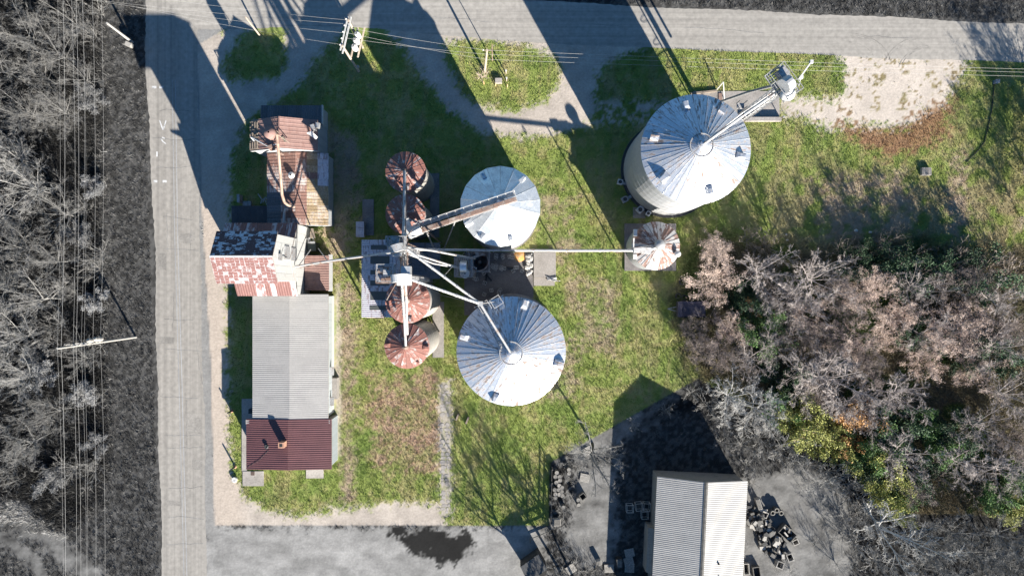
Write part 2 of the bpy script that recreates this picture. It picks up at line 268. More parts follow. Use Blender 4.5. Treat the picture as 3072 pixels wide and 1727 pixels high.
def ground(px, py):
    """albedo (n,3) and grass amount for photo-ground points"""
    n1 = fbm(px, py, 0.035); n2 = fbm(px + 900, py, 0.012, 3); n3 = fbm(px, py + 700, 0.11, 3); n4 = fbm(px + 300, py + 300, 0.3, 2)
    jit = (n1 - 0.5) * 40 + (n3 - 0.5) * 34 + (n4 - 0.5) * 22
    col = np.empty(px.shape + (3,))
    def mix(c, wgt): col[:] = col * (1 - wgt[..., None]) + np.array(c) * wgt[..., None]
    col[:] = (0.20, 0.24, 0.064)
    mix((0.27, 0.27, 0.10), sstep(0.44, 0.60, n1)); mix((0.14, 0.20, 0.046), sstep(0.50, 0.66, n2) * 0.6)
    nv = fbm(px * 0.25 + py * 0.02, py * 0.03, 0.16, 3); nh = fbm(px * 0.03, py * 0.25, 0.16, 3)           # mower and wheel streaks
    mix((0.27, 0.23, 0.115), sstep(0.56, 0.68, nv) * 0.45); mix((0.10, 0.15, 0.035), sstep(0.58, 0.70, nh) * 0.3)
    mix((0.31, 0.25, 0.145), sstep(0.56, 0.72, n1 * 0.5 + n3 * 0.5) * 0.38)
    grass = np.ones(px.shape)
    mix((0.27, 0.225, 0.13), sstep(1900, 2600, px) * sstep(430, 620, py) * sstep(0.36, 0.56, n1) * 0.85)
    for k_, p in enumerate(DRY): mix(((0.34, 0.235, 0.165), (0.33, 0.26, 0.185))[k_ > 0], sstep(-22, 26, sdist(px, py, p) + jit * 1.5) * ((0.42, 0.85, 0.6, 0.15, 0.25, 0.5, 0.1, 0.15)[k_] + (0.55, 0.15, 0.4, 0.6, 0.7, 0.5, 0.6, 0.6)[k_] * sstep(0.40, 0.60, n1 * 0.5 + n3 * 0.5)))
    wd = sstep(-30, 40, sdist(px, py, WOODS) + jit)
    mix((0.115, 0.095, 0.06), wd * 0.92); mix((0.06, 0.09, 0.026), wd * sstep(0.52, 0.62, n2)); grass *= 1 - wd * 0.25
    rd = sstep(-24, 22, sdist(px, py, RED) + jit * 1.8); mix((0.26, 0.14, 0.085), rd * 0.85)
    gv = np.zeros(px.shape)
    for i, p in enumerate(GRAVEL):
        d = sdist(px, py, p) + jit * (0.7, 0.7, 0.5, 1.3)[i]
        if i < 2: d = np.minimum(d, -sdist(px, py, ISLE[i]) + jit * 0.6)
        gv = np.maximum(gv, sstep(-9, 12, d + (n4 - 0.5) * 26))
    gv = np.maximum(gv, sstep(-8, 8, sdist(px, py, LANE) + jit * 0.25) * 0.8)
    st = sstep(0.47, 0.56, n3 * 0.6 + n1 * 0.4) * sstep(-20, 20, sdist(px, py, [(1780, 300), (2000, 300), (1960, 372), (1790, 380)]))
    gv = np.maximum(gv, st)
    speck = sstep(0.57, 0.63, n3 * 0.55 + n1 * 0.45) * sstep(2300, 2420, px) * 0.9
    gcol = np.array((0.36, 0.315, 0.27)) * (0.80 + 0.40 * n1 + 0.30 * (fbm(px * 0.12 - py * 0.2, py * 0.12 + px * 0.2, 0.12, 3) - 0.5) + 0.22 * sstep(2300, 2450, px))[..., None]
    strip = sstep(400, 640, py) * sstep(760, 700, px)
    gcol = gcol * (1 - strip[..., None]) + np.array((0.375, 0.318, 0.265)) * (0.85 + 0.3 * n3)[..., None] * strip[..., None]
    gv2 = gv * (1 - speck)
    col[:] = col * (1 - gv2[..., None]) + gcol * gv2[..., None]
    mix((0.16, 0.10, 0.06), gv * speck * 0.7)
    grass *= 1 - np.clip(gv * 1.05, 0, 1) * (1 - 0.15 * speck)
    # outside the lot: colourless
    g = 0.034 + 0.045 * sstep(0.42, 0.62, n3); ggr = np.ones(px.shape)
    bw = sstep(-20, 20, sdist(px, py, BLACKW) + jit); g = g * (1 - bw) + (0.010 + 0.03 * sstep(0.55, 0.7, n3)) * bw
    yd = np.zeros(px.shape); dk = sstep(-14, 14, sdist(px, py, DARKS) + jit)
    for p in YARD: yd = np.maximum(yd, sstep(-16, 16, sdist(px, py, p) + jit))
    g = g * (1 - yd) + (0.12 + 0.08 * sstep(1660, 1560, px) * sstep(560, 620, px) - 0.035 * sstep(620, 560, px) + 0.12 * (n1 - 0.35) + 0.07 * (n3 - 0.5) + 0.14 * (fbm(px * 0.10 + py * 0.08, py * 0.25 - px * 0.05, 0.16, 3) - 0.5)) * yd; ggr *= 1 - yd
    sh = sstep(-6, 6, sdist(px, py, SHOULDER)); g = g * (1 - sh) + (0.20 + 0.08 * (n3 - 0.5)) * sh; ggr *= 1 - sh
    mud = sstep(-12, 8, sdist(px, py, MUD) + jit * 1.2 + (n1 - 0.5) * 40); g = g * (1 - 0.95 * mud)
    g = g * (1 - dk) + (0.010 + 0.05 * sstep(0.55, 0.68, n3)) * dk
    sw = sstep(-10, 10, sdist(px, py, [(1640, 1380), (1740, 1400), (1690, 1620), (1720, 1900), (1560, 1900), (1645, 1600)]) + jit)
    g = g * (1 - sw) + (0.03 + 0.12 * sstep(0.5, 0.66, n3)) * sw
    # asphalt and verge edges
    inside = sstep(-1.5, 1.5, sdist(px, py, LOT))
    gg = np.stack([g * 1.025, g, g * 0.95], -1)
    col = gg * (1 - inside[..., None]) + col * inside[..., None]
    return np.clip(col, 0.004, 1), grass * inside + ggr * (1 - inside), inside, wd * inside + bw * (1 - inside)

def axis(lo, hi, step, far):
    core = np.arange(lo, hi + 1e-6, step); out = []; d = step; p = hi
    while p < far: d *= 1.35; p += d; out.append(p)
    o = np.array(out); return np.concatenate([(lo - (o - hi))[::-1], core, o])
def make_ground():
    xs = axis(-68, 68, 0.25, 900); ys = axis(-39, 39, 0.25, 900); nx, ny = len(xs), len(ys)
    X, Y = np.meshgrid(xs, ys); X = X.ravel(); Y = Y.ravel()
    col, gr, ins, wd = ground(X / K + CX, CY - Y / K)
    m = bpy.data.meshes.new('ground'); m.vertices.add(nx * ny); m.vertices.foreach_set('co', np.stack([X, Y, np.zeros_like(X)], -1).ravel())
    i = np.arange((nx - 1) * (ny - 1)); r = i // (nx - 1); c = i % (nx - 1); a = r * nx + c
    q = np.stack([a, a + 1, a + nx + 1, a + nx], -1).ravel()
    m.loops.add(len(q)); m.loops.foreach_set('vertex_index', q.astype(np.int32)); m.polygons.add(len(i)); m.polygons.foreach_set('loop_start', (np.arange(len(i)) * 4).astype(np.int32))
    m.update(calc_edges=True)
    at = m.color_attributes.new('Col', 'FLOAT_COLOR', 'POINT'); at.data.foreach_set('color', np.concatenate([col, np.ones((len(col), 1))], 1).ravel())
    m.materials.append(GROUND); o = bpy.data.objects.new('ground', m); C.objects.link(o); o['kind'] = 'structure'
make_ground()

# ------------------------------------------------------------------ roads
def road(name, left, right, z, mat, n=60):
    """left / right: photo-pixel polylines"""
    def res(pl):
        pl = [G(*p) for p in pl]; L = [0]
        for a, b in zip(pl, pl[1:]): L.append(L[-1] + (b - a).length)
        out = []
        for i in range(n + 1):
            t = L[-1] * i / n; k = max(j for j in range(len(pl)) if L[j] <= t + 1e-6); k = min(k, len(pl) - 2)
            out.append(pl[k].lerp(pl[k + 1], (t - L[k]) / (L[k + 1] - L[k])))
        return out
    a, b = res(left), res(right); mb = MB(); rr = random.Random(5)
    vs = []
    for p, q in zip(a, b):
        d = (q - p).normalized()
        wob = lambda k: 0.16 * math.sin(k * 0.11) * math.sin(k * 0.043 + 2) + rr.gauss(0, 0.045)
        kk = len(vs) / 2; p = p + d * wob(kk); q = q + d * wob(kk + 400)
        vs += [(p.x, p.y, z), (q.x, q.y, z)]
    mb.add(vs, [(2 * i, 2 * i + 1, 2 * i + 3, 2 * i + 2) for i in range(n)])
    o = mb.build(name, mat); o['kind'] = 'structure'; return o
rw = road('road_west', [(428, -500), (439, 178), (456, 580), (468, 900), (485, 1727), (500, 2600)], [(585, -500), (592, 136), (598, 580), (605, 900), (620, 1727), (640, 2600)], 0.006, ROADV, 320)
rn = road('road_north', [(430, -60), (900, -46), (1500, -4), (1878, 16), (2500, 46), (3072, 70), (4200, 120)], [(596, 90), (900, 78), (1137, 88), (1500, 122), (2000, 147), (2500, 168), (3072, 187), (4200, 235)], 0.010, ROADH, 320)
def flat(poly, z, name, mat, parent): return MB().add([(p.x, p.y, z) for p in poly], [tuple(range(len(poly)))]).build(name, mat, parent)
def strip(pts, wd, z, name, mat, parent):
    mb = MB()
    for a, b in zip(pts, pts[1:]):
        a, b = G(*a), G(*b); n = Vector((-(b - a).y, (b - a).x, 0)).normalized() * wd / 2
        mb.add([(p.x, p.y, z) for p in (a + n, a - n, b - n, b + n)], [(0, 1, 2, 3)])
    return mb.build(name, mat, parent)
TAR = M('tar_crack_seal', (0.06, 0.06, 0.06), 0.8, 0, (0.2, 0.2, 0.2), 0.5, 2.0, var=0.2)
CLINE = M('faded_centre_line', (0.33, 0.33, 0.325), 0.85, 0, (0.25, 0.25, 0.25), 0.5, 1.2, (2, 0.2, 1), var=0.1)
for dx in (0, 9): strip([(517 + dx, 240), (524 + dx, 700), (538 + dx, 1180), (552 + dx, 1727), (560 + dx, 2000)], 0.10, 0.010, 'centre_line', CLINE, rw)
for (x0, x1, y) in ((456, 469, 262), (478, 490, 262), (461, 472, 544), (488, 500, 544)): strip([(x0, y), (x1, y)], 0.30, 0.010, 'stop_bar', PAINT, rw)
strip([(479, 362), (489, 390)], 0.14, 0.010, 'crossing_mark', PAINT, rw); strip([(498, 362), (490, 390)], 0.14, 0.010, 'crossing_mark', PAINT, rw)
strip([(482, 415), (489, 425), (498, 432)], 0.14, 0.010, 'crossing_mark', PAINT, rw); strip([(486, 412), (495, 416)], 0.14, 0.010, 'crossing_mark', PAINT, rw)
strip([(471, 455), (471, 470)], 0.16, 0.010, 'crossing_mark', PAINT, rw)
rr = random.Random(2)
for y in (333, 414, 502, 650, 745, 957, 1045, 1188, 1306, 1345, 1465, 1552, 1632):
    xl, xr = 445 + 0.027 * (y - 150) + rr.uniform(2, 30), 592 + 0.017 * (y - 136) - rr.uniform(2, 30)
    pts = []; yy = y
    for i in range(9): pts.append((xl + (xr - xl) * i / 8, yy)); yy += rr.uniform(-3, 3)
    strip(pts, 0.035, 0.011, 'road_crack', TAR, rw)
PATCH = M('asphalt_patch', (0.20, 0.187, 0.168), 0.9, 0, (0.26, 0.243, 0.218), 0.5, 0.8, var=0.14)
for (x0, x1, y, hh) in ((540, 585, 700, 30), (480, 520, 1010, 22), (560, 604, 1240, 60), (500, 545, 1500, 18), (476, 500, 760, 50), (575, 606, 1380, 26)):
    pts = [G(x0 + rr.uniform(-3, 3), y + rr.uniform(-2, 2)), G(x0 + rr.uniform(-3, 3), y + hh), G((x0 + x1) / 2, y + hh + rr.uniform(-3, 3)), G(x1 + rr.uniform(-3, 3), y + hh + rr.uniform(-4, 4)), G(x1 + rr.uniform(-3, 3), y + rr.uniform(-2, 2))]
    flat(pts, 0.0085, 'asphalt_patch', PATCH, rw)
for (x, y, n_) in ((575, 690, 10), (500, 640, 14), (560, 1200, 18), (520, 880, 12), (590, 1000, 16), (540, 1420, 14)):
    pts = [(x, y)]
    for i in range(n_): x += rr.uniform(-3, 3); y += rr.uniform(6, 12); pts.append((x, y))
    strip(pts, 0.03, 0.012, 'road_crack', TAR, rw)
for (x, n_) in ((1300, 20), (2050, 26), (2600, 16), (1750, 12)):
    y = 60 + 0.045 * (x - 1500); pts = [(x, y)]
    for i in range(n_): x += rr.uniform(6, 12); y += rr.uniform(-1.5, 2.4); pts.append((x, y))
    strip(pts, 0.03, 0.016, 'road_crack', TAR, rn)
SKID = M('tyre_mark', (0.19, 0.176, 0.156), 0.9, 0, (0.29, 0.27, 0.24), 0.5, 1.5, var=0.1)
for cx, cy, r, a0, a1 in ((2545, 195, 127, -90, -8), (2545, 195, 117, -88, -10), (2540, 190, 85, -85, -20), (2790, 210, 140, 195, 250), (2790, 210, 130, 198, 252), (2800, 215, 105, 190, 262), (2800, 215, 98, 200, 262), (2735, 200, 45, -60, -5)):
    strip([(cx + r * math.cos(math.radians(a0 + (a1 - a0) * i / 10)), cy + 0.75 * r * math.sin(math.radians(a0 + (a1 - a0) * i / 10))) for i in range(11)], 0.09, 0.014, 'tyre_mark', SKID, rn)

# ------------------------------------------------------------------ slabs and pads
def slab(name, s0, s1, z0, z1, mat, parent=None):
    a, b = G(*s0), G(*s1); o = MB().span(a.x, b.x, b.y, a.y, z0, z1).build(name, mat, parent)
    if parent is None: o['kind'] = 'structure'
    return o
slab('concrete_pad', (1393, 757), (1600, 893), -0.1, 0.05, CONCD)
slab('concrete_pad', (1393, 893), (1470, 945), -0.1, 0.04, CONCD)
slab('concrete_pad', (1601, 757), (1667, 832), -0.1, 0.45, CONC)
slab('concrete_pad', (1601, 832.5), (1664, 857), -0.1, 0.12, CONC)
slab('concrete_pad', (2080, 274), (2338, 354), -0.1, 0.06, CONC)
slab('concrete_pad', (1873, 671), (2027, 812), -0.1, 0.25, CONCD)
slab('concrete_pad', (1298, 905), (1332, 1072), -0.1, 0.08, CONC)
slab('concrete_pad', (1290, 520), (1318, 712), -0.1, 0.06, CONCD)
slab('concrete_pad', (1088, 598), (1122, 706), -0.1, 0.15, CONCD)
slab('sidewalk', (726, 1195), (741, 1412), -0.1, 0.10, CONC)
slab('porch_slab', (729, 1412), (792, 1456), -0.1, 0.14, CONC)
slab('porch_slab', (741, 1195), (775, 1262), -0.1, 0.16, CONC)
slab('stoop_slab', (919, 1395), (971, 1433), -0.1, 0.12, CONC)
fp = slab('footpath', (1324, 1146), (1348, 1548), -0.1, 0.004, M('footpath_bed', (0.30, 0.265, 0.22), 0.95, 0, (0.16, 0.17, 0.07), 0.45, 1.6, sharp=0.12, var=0.2))
rr = random.Random(9); y = 1152
while y < 1540:
    hgt = rr.uniform(7, 17); xs_ = [1319 + rr.uniform(-2, 6), 1336 + rr.uniform(-6, 6), 1353 - rr.uniform(-2, 8)]
    for x0, x1 in zip(xs_, xs_[1:]):
        if rr.random() < (0.35 if y < 1240 else 0.78):
            n_ = rr.randint(5, 7); cx_, cy_ = (x0 + x1) / 2, y + hgt / 2
            pts = [G(cx_ + (x1 - x0 - 1) / 2 * rr.uniform(0.75, 1.15) * math.cos(2 * math.pi * q / n_ + 0.4), cy_ + hgt / 2 * rr.uniform(0.75, 1.15) * math.sin(2 * math.pi * q / n_ + 0.4)) for q in range(n_)][::-1]
            MB().prism([(p.x, p.y) for p in pts], 0.0, rr.uniform(0.015, 0.04)).build('paving_slab', CONC, fp)
    y += hgt
cw = slab('kerb_wall', (2226, 354.5), (2340, 366), -0.1, 0.55, CONC); cw['kind'] = 'structure'

# ------------------------------------------------------------------ grain bins
def ladder(mb, a, b, wd=0.4, side=Vector((1, 0, 0)), r=0.025, step=0.45):
    a, b = Vector(a), Vector(b); s = side.normalized() * wd / 2; L = (b - a).length
    for k in (-1, 1): mb.bar(a + s * k, b + s * k, r * 2)
    for i in range(1, int(L / step)): p = a.lerp(b, i * step / L); mb.bar(p - s, p + s, r * 1.6)
    return mb
def grain_bin(label, sx, sy, r, h, rise, z0, n, roofm, wallm, group=None, found=None, vents=(), cap=0.45, hatch=None, ribs=0.026, legs=0):
    """sx, sy: photo position of the eave circle's centre (at height h)"""
    c = G(sx, sy, h); c.z = 0
    t = thing('grain_bin', label, 'grain bin', c, 0, group)
    prof = []; z = z0; k = 0
    while z < h - 0.05:
        z2 = min(z + 0.82, h - 0.02); e = 0.0 if k % 2 else 0.018
        prof += [(r - e, z), (r - e, z2 - 0.02)]; z = z2; k += 1
    prof += [(r - 0.05, h - 0.02), (r - 0.25, h - 0.14), (0.2, h + rise - 0.40)]
    if z0 > 1: prof = [(0.5, z0 - 1.3)] + prof
    MB().lathe(prof, 56).build('wall', wallm, t, world=False)
    if found: MB().lathe([(r + found[0], -0.05), (r + found[0], found[1]), (r - 0.2, found[1] + 0.01)], 56).build('foundation', found[2], t, world=False)
    a = math.pi / n; ro, ri = r + 0.16, cap * 0.8
    def zr(q): return h + rise * (1 - q / r)
    mb = MB()
    def P(q, ang, dz): return (q * math.cos(ang), q * math.sin(ang), zr(q) + dz)
    g = 0.012 / ro; rb = min(0.034, ro * a * 0.3)
    # flat facet with an upturned rib on one edge
    A = -a + g; B = a - g
    rows = []
    for q in (ri, (ri + ro) / 2, ro):
        e = min(rb / q, a * 0.45)
        rows.append([P(q, A, 0.0), P(q, B - 2 * e, 0.0), P(q, B - 1.6 * e, ribs), P(q, B - 0.4 * e, ribs), P(q, B, 0.0)])
    vs = [v for rw_ in rows for v in rw_]
    fs = [(k * 5 + i, k * 5 + i + 1, (k + 1) * 5 + i + 1, (k + 1) * 5 + i) for k in range(2) for i in range(4)]
    lip = [(v[0], v[1], v[2] - 0.07) for v in rows[2]]
    vs += lip; fs += [(10 + i, 10 + i + 1, 15 + i + 1, 15 + i) for i in range(4)]
    mb.add(vs, [f[::-1] for f in fs]); p0 = mb.build('roof_panel', roofm, t, world=False)
    for f in p0.data.polygons:
        if f.normal.z < 0: f.flip()
    for i in range(1, n):
        p = p0.copy(); C.objects.link(p); p.rotation_euler.z = 2 * a * i + random.uniform(-0.002, 0.002)
    zc = zr(cap)
    MB().lathe([(cap + 0.05, zc - 0.02), (cap, zc + 0.16), (cap * 0.7, zc + 0.22), (cap * 0.66, zc + 0.42), (0.05, zc + 0.5)], 20).build('peak_cap', roofm if roofm is not RUSTBIN else STEELD, t, world=False)
    if r > 5:                                                  # stiffening ring low on the cone's crown
        q = r * 0.21; MB().lathe([(q - 0.04, zr(q) + 0.03), (q - 0.03, zr(q) + 0.10), (q + 0.03, zr(q) + 0.10), (q + 0.05, zr(q) + 0.02)], 40).build('roof_ring', STEEL, t, world=False)
        q = r * 0.94
    for (vx, vy, sz) in vents:
        pv = G(vx, vy, h + rise * 0.25) - c; ang = math.atan2(pv.y, pv.x); q = min(math.hypot(pv.x, pv.y), r * 0.9)
        mb = MB(); w2, l2, hh = sz * 0.5, sz * 0.62, sz * 0.55
        ring = [(-l2, -w2, 0.0), (l2, -w2, -0.3 * sz), (l2, w2, -0.3 * sz), (-l2, w2, 0), (-l2 * 0.7, -w2 * 0.8, hh * 0.75), (l2 * 1.1, -w2 * 0.75, hh * 0.85), (l2 * 1.1, w2 * 0.75, hh * 0.85), (-l2 * 0.7, w2 * 0.8, hh * 0.75), (0, -w2 * 0.5, hh), (0, w2 * 0.5, hh), (l2 * 1.1, -w2 * .4, hh), (l2 * 1.1, w2 * .4, hh)]
        mb.add(ring, [(0, 1, 5, 8, 4), (3, 7, 9, 6, 2), (0, 4, 7, 3), (4, 8, 9, 7), (8, 10, 11, 9), (5, 10, 8), (6, 9, 11), (1, 2, 6, 11, 10, 5)])
        o = mb.build('roof_vent', roofm, t, world=False); o.location = (q * math.cos(ang), q * math.sin(ang), zr(q) + 0.02); o.rotation_euler.z = ang
    if hatch:
        pv = G(hatch[0], hatch[1], h + rise * 0.25) - c; ang = math.atan2(pv.y, pv.x); q = math.hypot(pv.x, pv.y)
        o = MB().box((0, 0, 0.12), (0.8, 0.7, 0.3)).build('roof_hatch', roofm, t, world=False); o.location = (q * math.cos(ang), q * math.sin(ang), zr(q)); o.rotation_euler = (0, math.atan2(rise, r), ang)
    for i in range(legs):
        an = 2 * math.pi * i / legs + 0.3; x, y = (r - 0.12) * math.cos(an), (r - 0.12) * math.sin(an)
        MB().bar((x, y, 0), (x, y, z0 + 0.3), 0.16).build('leg', STEELD, t, world=False)
    return t, c, zr
ne, nec, nez = grain_bin('largest silver grain bin with streaked ribbed cone roof beside a tall leg', 2088, 448, 5.76, 12.75, 2.75, 0.2, 44, GALV, GWALL, None, (0.30, 0.32, DARKM),
    [(2059, 319, 0.75), (1965, 413, 0.75), (2218, 467, 0.8), (1993, 530, 0.95), (2128, 567, 0.75)], 0.5, (2168, 330))
se, sec, sez = grain_bin('silver grain bin with stair platform and roof ladder to its peak', 1533.4, 1053, 5.72, 12.75, 2.75, 0.2, 46, GALV, GWALL, None, (0.36, 0.25, CONC),
    [(1575, 912, 0.8), (1390, 1011, 0.75), (1675, 1089, 0.85), (1487, 1190, 0.75)], 0.5)
nc, ncc, ncz = grain_bin('clean silver grain bin with wide flat roof facets under an inclined conveyor', 1501, 618.5, 4.33, 10.2, 2.9, 0.1, 18, GALVC, GWALL, None, (0.15, 0.2, CONCD),
    [(1451, 528, 0.55), (1566, 538, 0.6), (1405, 668, 0.8), (1448, 706, 0.55), (1531, 710, 0.6)], 0.6, ribs=0.018)
grp = 'rusty bins under the elevator legs'
b1, b1c, b1z = grain_bin('rusty red bin with large white bare patches on its roof', 1217, 515.5, 2.12, 10.0, 0.8, 0.15, 22, RUSTBIN, GWALLT, grp, (0.1, 0.15, CONCD), [(1226, 560, 0.55), (1196, 540, 0.4)], 0.28)
b2, b2c, b2z = grain_bin('rusty red bin standing under the foot of the inclined conveyor', 1216, 642, 2.08, 10.0, 0.8, 0.15, 22, RUSTBIN, GWALLT, grp, (0.1, 0.15, CONCD), [(1190, 672, 0.45)], 0.28)
b3, b3c, b3z = grain_bin('rusty red bin on steel legs beside the skylit shed', 1223, 902, 2.25, 13.3, 0.85, 1.35, 22, RUSTBIN, GWALLT, grp, None, [(1276, 878, 0.5), (1166, 907, 0.5), (1231, 955, 0.5)], 0.28, legs=8)
b4, b4c, b4z = grain_bin('rusty red bin on steel legs at the grassy end of the row', 1220.4, 1038, 2.25, 13.3, 0.85, 1.35, 22, RUSTBIN, GWALLT, grp, None, [(1276, 1042, 0.5), (1163, 1035, 0.5), (1258, 1092, 0.25)], 0.28, legs=8)
EB = M('flaking_bin_roof', (0.46, 0.45, 0.44), 0.5, 0.2, (0.20, 0.12, 0.095), 0.50, 1.5, (0.4, 2.4, 1), 0.05, 0.14, rnd=0.16)
eb, ebc, ebz = grain_bin('small bin with flaking rust streaked roof on a square concrete pad', 1968, 737, 2.70, 5.5, 1.75, 0.25, 30, EB, GWALL, None, None, [(1937, 700, 0.6)], 0.30, ribs=0.05)
MB().lathe([(0.02, 1.0), (0.45, 0.95), (0.62, 0.7), (0.62, 0.45), (0.5, 0.3), (0.42, -0.1)], 20, (0, 0, 7.1)).build('mushroom_vent', STEEL, eb, True, world=False)
p = G(2035, 762, 6.2) - ebc; MB().lathe([(0.02, 0.32), (0.3, 0.25), (0.38, 0.05), (0.38, -0.15), (0.25, -0.3), (0.22, -0.9)], 16, (p.x * 0.97, p.y * 0.97, 6.2)).build('side_vent', WHITEST, eb, True, world=False)
mb = MB(); mb.span(-2.72, -2.3, 1.1, 1.9, 5.5, 6.0); mb.span(-2.72, -2.5, -0.9, 0.9, 5.45, 5.6); mb.span(-2.75, -2.3, -1.6, -1.0, 5.5, 5.8)
mb.build('eave_walkway', WHITEST, eb, world=False)
# ladder up the walls, stairs and platform on the southern bin
pa = G(1466, 915, 12.9); mb = MB()
for (s0, s1) in (((1441, 905), (1470, 934)), ((1476, 893), (1504, 915))):
    a, b = G(s0[0], s0[1], 12.6), G(s1[0], s1[1], 12.6); m_ = (a + b) / 2
    for q in np.linspace(-0.55, 0.55, 7): mb.box((m_.x + q * 0.83, m_.y + q * 0.55, 12.6), (0.08, 1.0, 0.05), math.radians(-30))
    for u in (-1, 1):
        for v in (-1, 1):
            o = Vector((m_.x, m_.y, 12.6)) + Matrix.Rotation(math.radians(33), 3, 'Z') @ Vector((0.55 * u, 0.5 * v, 0)); mb.bar(o, o + Vector((0, 0, 1.0)), 0.05)
    R = Matrix.Rotation(math.radians(33), 3, 'Z'); cs = [Vector((m_.x, m_.y, 13.6)) + R @ Vector((0.55 * u, 0.5 * v, 0)) for u, v in ((-1, -1), (1, -1), (1, 1), (-1, 1))]
    for i in range(4): mb.bar(cs[i], cs[(i + 1) % 4], 0.05)
mb.build('platform', WHITEST, se)
ang = math.atan2(G(1470, 930, 13).y - sec.y, G(1470, 930, 13).x - sec.x); d = Vector((math.cos(ang), math.sin(ang), 0)); sd = Vector((-d.y, d.x, 0))
a = sec + d * 5.8; b = sec + d * 0.7; off = sd * 0.55
mb = ladder(MB(), Vector((a.x, a.y, sez(5.8) + 0.12)) + off, Vector((b.x, b.y, sez(0.7) + 0.12)) + off, 0.45, sd, 0.035, 0.5); mb.build('roof_ladder', GREYST, se)
a = sec + d * 5.95; mb = ladder(MB(), Vector((a.x, a.y, 0.3)) + off * 2, Vector((a.x, a.y, 13.2)) + off * 2, 0.45, sd, 0.03, 0.4); mb.build('wall_ladder', STEEL, se)
ang = math.atan2(0.45, 1); d = Vector((math.cos(ang), math.sin(ang), 0)); sd = Vector((-d.y, d.x, 0))
a = nec + d * 5.85; b = nec + d * 0.8
mb = ladder(MB(), Vector((a.x, a.y, nez(5.8) + 0.1)), Vector((b.x, b.y, nez(0.8) + 0.1)), 0.45, sd, 0.02, 0.42); mb.build('roof_ladder', GREYST, ne)
# fans around the big bin
for (fx, fy, lab, rz, k) in ((1858, 548, 'pale square fan box at the big bin\'s foot, alone by the grass', 2.9, 0), (1872, 600, 'dark frame mounted fan beside the big bin, with open motor', 3.6, 1), (1917, 631, 'square fan housing on a stone slab against the big bin', 3.9, 2), (1942, 642, 'small pale junction box at the big bin\'s foot beside the slab fan', 4.1, 3)):
    p = G(fx, fy); sz = (0.62, 0.7, 0.75, 0.55)[k]
    t = thing('aeration_fan' if k < 3 else 'junction_box', lab, 'fan' if k < 3 else 'box', p, rz)
    MB().box((0, 0, 0.15 + sz / 2), (sz, sz, sz)).build('housing', (WHITEST, GREYST, WHITEST, GALVC)[k], t, world=False)
    MB().lathe([(sz * 0.30, 0), (sz * 0.36, 0.03), (sz * 0.2, 0.05), (0.02, 0.02)], 14, (0, 0, 0.15 + sz)).build('intake', DARKM, t, world=False)
    MB().box((-sz * 0.9, 0, 0.35), (sz * 0.9, sz * 0.5, 0.4)).build('duct', GREYST, t, world=False)
    mb = MB(); [mb.box((sx_ * sz * 0.42, sy_ * sz * 0.42, 0.08), (0.08, 0.08, 0.16)) for sx_ in (-1, 1) for sy_ in (-1, 1)]; mb.build('feet', GREYST, t, world=False)
slab('fan_slab', (1899, 622), (1936, 654), -0.1, 0.06, CONC)

# ------------------------------------------------------------------ elevator legs, conveyors and spouts
def leg(label, sx, sy, h, headm, plat=None, dirx=Vector((0, 1, 0)), gap=0.75, platz=1.2):
    c = G(sx, sy, h); c.z = 0; t = thing('grain_elevator', label, 'grain elevator', c)
    s = dirx.normalized(); n = Vector((-s.y, s.x, 0)); rz = math.atan2(s.y, s.x)
    for k in (-1, 1):
        o = s * k * gap / 2
        MB().box((o.x, o.y, h / 2 - 0.3), (0.34, 0.44, h - 1.0), rz).build('trunk', STEEL, t, world=False)
    MB().box((0, 0, 0.55), (gap + 0.6, 0.55, 1.1), rz).build('boot', GREYST, t, world=False)
    mb = MB(); prof = [(-gap / 2 - 0.3, -0.9), (-gap / 2 - 0.3, 0.1)] + [((gap / 2 + 0.3) * -math.cos(q), 0.1 + (gap / 2 + 0.3) * math.sin(q)) for q in np.linspace(0.2, math.pi - 0.2, 9)] + [(gap / 2 + 0.3, 0.1), (gap / 2 + 0.45, -0.9)]
    vs = [(s.x * a + n.x * q, s.y * a + n.y * q, h + b) for q in (-0.36, 0.36) for a, b in prof]; m_ = len(prof)
    mb.add(vs, [tuple(range(m_)), tuple(range(2 * m_ - 1, m_ - 1, -1))] + [(i, m_ + i, m_ + (i + 1) % m_, (i + 1) % m_) for i in range(m_)]); mb.build('head', headm, t, world=False)
    if plat:
        x0, x1, y0, y1 = plat; zz = h - platz; mb = MB()
        nn = max(3, int((x1 - x0) / 0.22))
        for i in range(nn): x = x0 + (x1 - x0) * (i + 0.5) / nn; mb.bar(Vector((x, y0, zz)), Vector((x, y1, zz)), 0.12, 0.04)
        for a, b in (((x0, y0), (x1, y0)), ((x1, y0), (x1, y1)), ((x1, y1), (x0, y1)), ((x0, y1), (x0, y0))):
            mb.bar((*a, zz - 0.05), (*b, zz - 0.05), 0.10)
            for dz in (0.55, 1.05): mb.bar((*a, zz + dz), (*b, zz + dz), 0.05)
            for q in (0, 0.5): p = Vector((*a, zz)).lerp(Vector((*b, zz)), q); mb.bar(p, p + Vector((0, 0, 1.05)), 0.05)
        mb.build('platform', GREYST, t, world=False)
        cx_, cy_ = (x0 + x1) / 2, (y0 + y1) / 2
        mb = MB(); mb.box((cx_ * 0.9, cy_, zz + 0.45), (0.7, 0.55, 0.7)); mb.tube((cx_ - 0.5, cy_ + 0.25, zz + 0.4), (cx_ + 0.1, cy_ + 0.25, zz + 0.4), 0.22); mb.build('motor', GREYST, t, world=False)
    return t, c, s, n, rz
